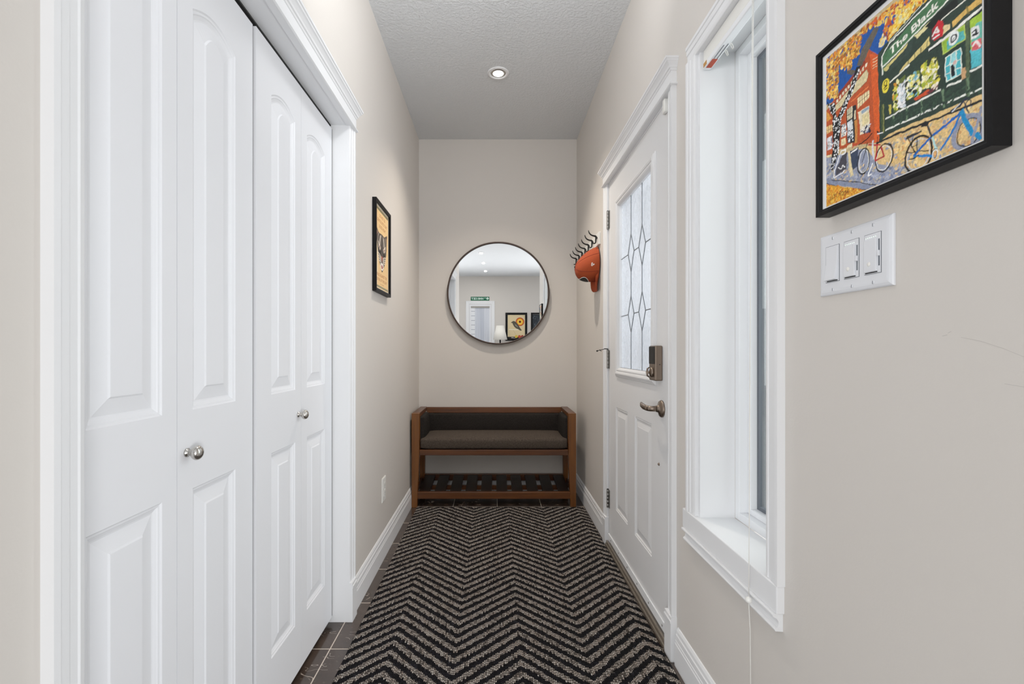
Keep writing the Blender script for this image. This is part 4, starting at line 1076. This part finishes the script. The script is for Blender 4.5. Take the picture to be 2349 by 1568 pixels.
cw = (2.868, 1.619)      # cap centre across (y) and up (z)
HW, HV, HD, XB = .088, .105, .134, .6265
def cap_n(th):
    s = math.sin(th)            # +1 at the top edge, -1 at the front (hanging down)
    return 1.5 + (2.7 - 1.5)*max(0, min(1, .5 - .62*s))
def cap_pt(th, t, off=0.0):
    n = cap_n(th); r = math.sin(t)**(2/n) if t > 1e-6 else 0; h = max(0, math.cos(t))**(2/n)
    shift = -.018*h
    return Vector((XB - (HD + off)*h, cw[0] + (HW + off)*r*math.cos(th), cw[1] + shift + (HV + off)*r*math.sin(th)))
cp = empty('baseball_cap', (XB, cw[0], cw[1]), 'rust orange baseball cap hanging brim down from the coat hooks', 'cap')
m = MB(); m.smooth = True; NT_, NP_ = 64, 22
rings = [[cap_pt(2*PI*j/NT_, PI/2*(1 - i/NP_)) for j in range(NT_)] for i in range(NP_)]
m.loft(rings + [[cap_pt(0, 0)]*NT_], cap=False)
o = m.build('crown', M['cap'], cp); md = o.modifiers.new('thick', 'SOLIDIFY'); md.thickness = .0015; md.offset = -1
m = MB(); m.smooth = True
for k in range(6):
    th = PI/2 + k*PI/3
    m.tube([cap_pt(th, PI/2*(.04 + .95*i/16), .0004) for i in range(17)], .0011, 6)
m.build('panel_seam', plain('cap_seam', (112, 28, 8), .9), cp)
m = MB(); m.smooth = True; a = cap_pt(0, 0); m.lathe([(.0075, -.001), (.007, .002), (.004, .004), (0, .0045)], a, (-1, 0, 0), 16); m.build('top_button', M['capdk'], cp)
# brim
m = MB(); m.smooth = True; rows = []
for i in range(13):
    s = i/12; row = []
    for j in range(33):
        w = -1 + 2*j/32; u = abs(w)*.078/HW
        zt = cw[1] - HV*(1 - u**2.7)**(1/2.7) + .003; zb = 1.517 - .067*math.sqrt(max(0, 1 - abs(w)**6))
        k = min(1, s*2.2)
        row.append((XB + .003 - w*w*(.006 + .016*k) - .002*s, cw[0] + .078*w, zt + (zb - zt)*s))
    rows.append(row)
m.loft(rows, cap=False, closed=False); o = m.build('brim', M['cap'], cp); md = o.modifiers.new('thick', 'SOLIDIFY'); md.thickness = .003
# arched patch on the front panel and small side flag
m = MB(); m.smooth = True; g = []
for i in range(9):
    row = []
    for j in range(13):
        w = -1 + 2*j/12; hgt = math.sqrt(max(0, 1 - w*w))
        row.append(cap_pt(-PI/2 + .22 - .84*hgt*i/8, 1.02 + w*.30, .0016))
    g.append(row)
m.loft(g, cap=False, closed=False); lp = m.build('front_patch', M['capdk'], cp, fix=False)
m = MB(); m.smooth = True
m.tube([cap_pt(-PI/2 + .22 - .84*math.sqrt(max(0, 1 - w*w)), 1.02 + w*.30, .0018) for w in [-1 + 2*j/24 for j in range(25)]], .0014, 6)
m.build('patch_border', M['white'], lp, loc=LOC[lp.name])
m = MB(); f = lambda a, b: cap_pt(PI + .10 + b*.09, 1.30 + a*.075, .0014)
for q in ([(-1, -1), (-.6, -1), (-.6, 1), (-1, .7)], [(-.6, .9), (.7, -.1), (.95, .25), (-.6, 1.3)], [(-.6, -.3), (.6, -.2), (.8, .1), (-.6, .1)], [(-1, -1.1), (-.3, -1.1), (-.3, -.8), (-1, -.8)]):
    m.add([f(*p) for p in q], [(0, 1, 2, 3)])
m.build('side_flag', M['white'], cp, fix=False)

# ------------------------------------------------------------------ recessed ceiling lights
def downlight(x, y, label):
    r = empty('recessed_light', (x, y, ZC), label, 'ceiling light', 'recessed ceiling lights')
    m = MB(); m.smooth = True
    m.lathe([(.064, -.0002), (.064, -.003), (.060, -.0045), (.049, -.0055), (.047, -.0045), (.046, -.0012)], (x, y, ZC), (0, 0, 1), 48, cap=False); m.build('trim_ring', M['trim'], r)
    m = MB(); m.smooth = True; m.lathe([(.0465, -.001), (.043, -.0022), (.036, -.003), (.031, -.0034)], (x, y, ZC), (0, 0, 1), 48, cap=False); m.build('gimbal_ring', M['nickel'], r)
    m = MB(); m.smooth = True; m.lathe([(.031, -.0034), (.022, -.0052), (.010, -.006), (0, -.0062)], (x, y, ZC), (0, 0, 1), 40, cap=False); m.build('bulb', M['bulb'], r)
    return r
d0 = downlight(.018, 2.745, 'lit round recessed ceiling light in the hall ceiling, seen directly')
for (x, y), lb in zip(((-.29, -1.29), (-.28, -2.39), (-.27, -3.55)), ('largest recessed light reflected at the top of the round mirror', 'middle of three recessed lights reflected in the round mirror', 'smallest and lowest of three recessed lights reflected in the mirror')):
    copy_tree(d0, (x, y, ZC), lb)

# ------------------------------------------------------------------ room behind the camera, seen in the mirror
rd = empty('door_4', (-.43, YREAR, 0), 'white framed glazed door reflected in the mirror', 'door', kind='structure')
ya = YREAR
m = MB()
m.prism(CAS, lambda p, a: (-.79 + p[0]*1.45, ya + p[1], a), 0, 2.095); m.prism(CAS, lambda p, a: (-.07 - p[0]*1.45, ya + p[1], a), 0, 2.095)
m.prism(CAS, lambda p, a: (a, ya + p[1], 2.105 - p[0]*1.45), -.79, -.07); m.build('casing', M['trim'], rd)
m = MB().box(-.705, -.66, ya + .001, ya + .012, .0, 2.02).box(-.20, -.155, ya + .001, ya + .012, 0, 2.02).box(-.66, -.20, ya + .001, ya + .012, 1.975, 2.02).box(-.66, -.20, ya + .001, ya + .012, 0, .2)
m.build('door_stile', M['door'], rd)
MB().box(-.665, -.195, ya + .012, ya + .03, 1.935, 1.972).build('blind_rail', plain('grey_blind_rail', (150, 146, 138), .5), rd)
MB().box(-.66, -.565, ya + .001, ya + .004, .2, 1.975).build('siding_view', M['siding'], rd)
m = MB(); pts = []
for i in range(60):
    u = i/59; pts.append((-.565 + .365*u, ya + .005 + .003*math.sin(u*38)))
m.loft([[(x, y, .2) for x, y in pts], [(x, y, 1.975) for x, y in pts]], cap=False, closed=False); m.build('sheer_drape', M['drape'], rd, fix=False)
struct(MB().prism(BASE, lambda p, a: (a, YREAR + p[0], p[1]), -.06, 2.9).build('baseboard_rear', M['trim']))
sg = empty('street_sign', (-.435, YREAR, 2.165), 'small green street name sign above the reflected white door', 'sign')
MB().box(-.67, -.20, YREAR + .0005, YREAR + .006, 2.1155, 2.212).build('sign_plate', M['green'], sg)
# seen from the room the sign runs from +x to -x
A = Art(lambda u, v: (-.205 - .46*u/1000, YREAR + .0064, 2.117 + .094*v/1000), 200, 41, 4)
A.poly('105c3e', [(0, 0), (1000, 0), (1000, 1000), (0, 1000)])
A.ring('dff5ea', None, (90, 520), 62, 290); A.ring('1c6a4a', None, (90, 480), 20, 100)
A.text('bfe8d6', 'AVE', (160, 560), (275, 560), 200, 0, .02)
x = 320
for ch, w in (('H', 95), ('N', 95), ('K', 95), ('C', 95), ('E', 90), ('T', 100)):
    A.text('d8f2e6', ch, (x, 240), (x + w, 240), 520, 0, .03); x += w + 16
A.build('sign_legend', M['print'], sg)
# framed bird print
def wall_print(name, x0, x1, z0, z1, label, face):
    r = empty(name, ((x0 + x1)/2, YREAR, (z0 + z1)/2), label, 'picture')
    frame_ring(lambda a, z, o: (a, YREAR + .0005 + o, z), x0, x1, z0, z1, face, .022, .012).build('picture_frame', M['black'], r)
    return r
bp = wall_print('framed_bird_print', .204, .750, 1.105, 1.812, 'black framed cream print of a bird and orange sun, reflected in the mirror', .055)
A = Art(lambda u, v: (.705 - .456*u/1000, YREAR + .010, 1.150 + .617*v/1000), 130, 176, 4)
# u runs from the viewer's left when standing in the room; the mirror turns it round
fl = lambda P: [(1000 - u, v) for u, v in P]
A.poly('efe4c4', [(0, 0), (1000, 0), (1000, 1000), (0, 1000)]); A.poly('dcc79a', [(40, 30), (960, 30), (960, 975), (40, 975)])
sc = (1000 - 700, 700)
for r, c in ((235, 'a8361c'), (205, 'cf5a1e'), (165, 'efb52e'), (120, 'f2c94a'), (70, 'b8481c'), (48, '2a140c')): A.ring(c, None, sc, r, r*.74)
A.poly('4a463c', fl([(190, 655), (260, 700), (330, 735), (410, 725), (490, 680), (580, 610), (650, 520), (720, 440), (800, 360), (760, 335), (700, 350), (610, 400), (500, 430), (400, 490), (330, 570), (285, 650)]))
A.poly('8a8474', fl([(420, 620), (520, 560), (600, 480), (560, 480), (450, 540)]))
A.line('3a362e', 10, fl([(560, 470), (580, 430), (640, 420)])); A.line('3a362e', 10, fl([(620, 430), (640, 395), (690, 390)]))
A.line('b8a47c', 12, fl([(300, 400), (420, 250), (480, 180)])); A.line('f2ecd8', 26, fl([(100, 390), (600, 380)]))
A.poly('121214', [(0, 0), (1000, 0), (1000, 95), (0, 95)])
for u, c in ((500, 'd8b83a'), (670, 'b8442a'), (830, '8f2a24')): A.ring(c, None, (1000 - u, 105), 78, 58)
A.line('e8e4da', 10, fl([(230, 40), (260, 75), (290, 35), (320, 70), (350, 35), (420, 45), (460, 40)]))
A.build('artwork', M['print'], bp)
bd = wall_print('framed_dark_print', .845, 1.38, 1.105, 1.812, 'black framed dark print with pale flowers, cut by edge of the mirror', .04)
A = Art(lambda u, v: (1.34 - .455*u/1000, YREAR + .010, 1.150 + .617*v/1000), 130, 176, 3)
A.poly('22282e', [(0, 0), (1000, 0), (1000, 1000), (0, 1000)])
A.dabs(['3a424a', '2c343c', '4a525a'], 160, (30, 80), [(0, 0), (1000, 0), (1000, 1000), (0, 1000)])
A.dabs(['c8d0cc', 'e6e8e0', '9aa4a0'], 60, (20, 60), fl([(250, 560), (700, 520), (760, 760), (380, 720)]))
A.dabs(['d8dc9a', 'b8c06a'], 40, (20, 50), fl([(180, 330), (420, 330), (420, 520), (180, 520)]))
A.build('artwork', M['print'], bd)
# lamp standing before the rear wall
lx, ly = .07, YREAR + .30
fl_ = empty('floor_lamp', (lx, ly, 0), 'lamp with white tapered shade on dark pole, reflected low in the mirror', 'lamp')
m = MB(); m.smooth = True; m.lathe([(.095, 1.480), (.175, 1.135)], (lx, ly, 0), (0, 0, 1), 48, cap=False); o = m.build('lamp_shade', M['shade'], fl_)
md = o.modifiers.new('thick', 'SOLIDIFY'); md.thickness = .002
m = MB(); m.smooth = True; m.tube([(lx, ly, .02), (lx, ly, 1.30)], .018, 16); m.build('pole', M['iron'], fl_)
m = MB(); m.smooth = True; m.lathe([(.0, 0), (.14, 0), (.14, .014), (.12, .022), (.018, .026)], (lx, ly, 0), (0, 0, 1), 40); m.build('base', M['iron'], fl_)
m = MB(); m.tube([(lx - .1, ly, 1.40), (lx + .1, ly, 1.40)], .003, 6); m.tube([(lx, ly - .1, 1.40), (lx, ly + .1, 1.40)], .003, 6); m.tube([(lx, ly, 1.30), (lx, ly, 1.42)], .01, 10); m.build('shade_fitter', M['iron'], fl_)

# ------------------------------------------------------------------ light
w = bpy.data.worlds.new('overcast_daylight'); SC.world = w; w.use_nodes = True
bg = w.node_tree.nodes['Background']; bg.inputs[0].default_value = (.90, .95, 1.0, 1); bg.inputs[1].default_value = WORLD
def area(name, loc, target, sx, sy, power, col=(1, 1, 1), disk=False):
    l = bpy.data.lights.new(name, 'AREA'); l.energy = power; l.color = col; l.shape = 'DISK' if disk else 'RECTANGLE'; l.size = sx
    if not disk: l.size_y = sy
    o = bpy.data.objects.new(name, l); COL.objects.link(o); o.location = loc
    o.rotation_euler = (Vector(target) - Vector(loc)).to_track_quat('-Z', 'Y').to_euler(); return o
l = bpy.data.lights.new('hall_downlight', 'SPOT'); l.energy = P_HALL; l.color = (1, .89, .76); l.spot_size = math.radians(112); l.spot_blend = .9; l.shadow_soft_size = .03
o = bpy.data.objects.new('hall_downlight', l); COL.objects.link(o); o.location = (.018, 2.745, ZC - .02)
for x, y in ((-.29, -1.29), (-.28, -2.39), (-.27, -3.55)): area('room_downlight', (x, y, ZC - .02), (x, y, 0), .06, .06, P_ROOM, (1, .96, .9), True)
area('window_daylight', (1.35, 1.26, 1.45), (-.6, 1.5, 1.1), .8, 1.7, P_SIDE, (.95, .98, 1))
area('door_daylight', (1.25, 2.12, 1.5), (-.6, 2.3, 1.2), .8, 1.2, P_DOOR, (.95, .98, 1))
area('bounce_fill', (.12, 1.25, 2.53), (-.2, 1.85, 2.8), .3, .25, P_BOUNCE, (.98, .99, 1))  # unseen fill lamp added under the ceiling to brighten upper walls
area('room_fill_right', (2.3, -3.0, .8), (-.5, 2.6, 2.0), 1.2, 1.2, P_FILL, (.98, .99, 1))  # unseen fill lamp added behind the camera to lift the deep left wall
area('room_fill_left', (-2.2, -3.0, .8), (.5, 2.6, 2.0), 1.2, 1.2, P_FILL*.8, (.98, .99, 1))  # its weaker counterpart, also added unseen, for the right wall

# ------------------------------------------------------------------ camera
cam = bpy.data.cameras.new('camera'); co = bpy.data.objects.new('camera', cam); COL.objects.link(co)
co.location = (0, 0, H); co.rotation_euler = (PI/2, 0, 0)
cam.sensor_fit = 'HORIZONTAL'; cam.sensor_width = 36; cam.lens = 36*1065/2349
cam.shift_x = (2349/2 - 1136)/2349; cam.shift_y = (802 - 1568/2)/2349
cam.clip_start = .02
SC.camera = co
SC.view_settings.view_transform = 'Standard'; SC.view_settings.look = 'None'; SC.view_settings.exposure = EXPO; SC.view_settings.gamma = GAM
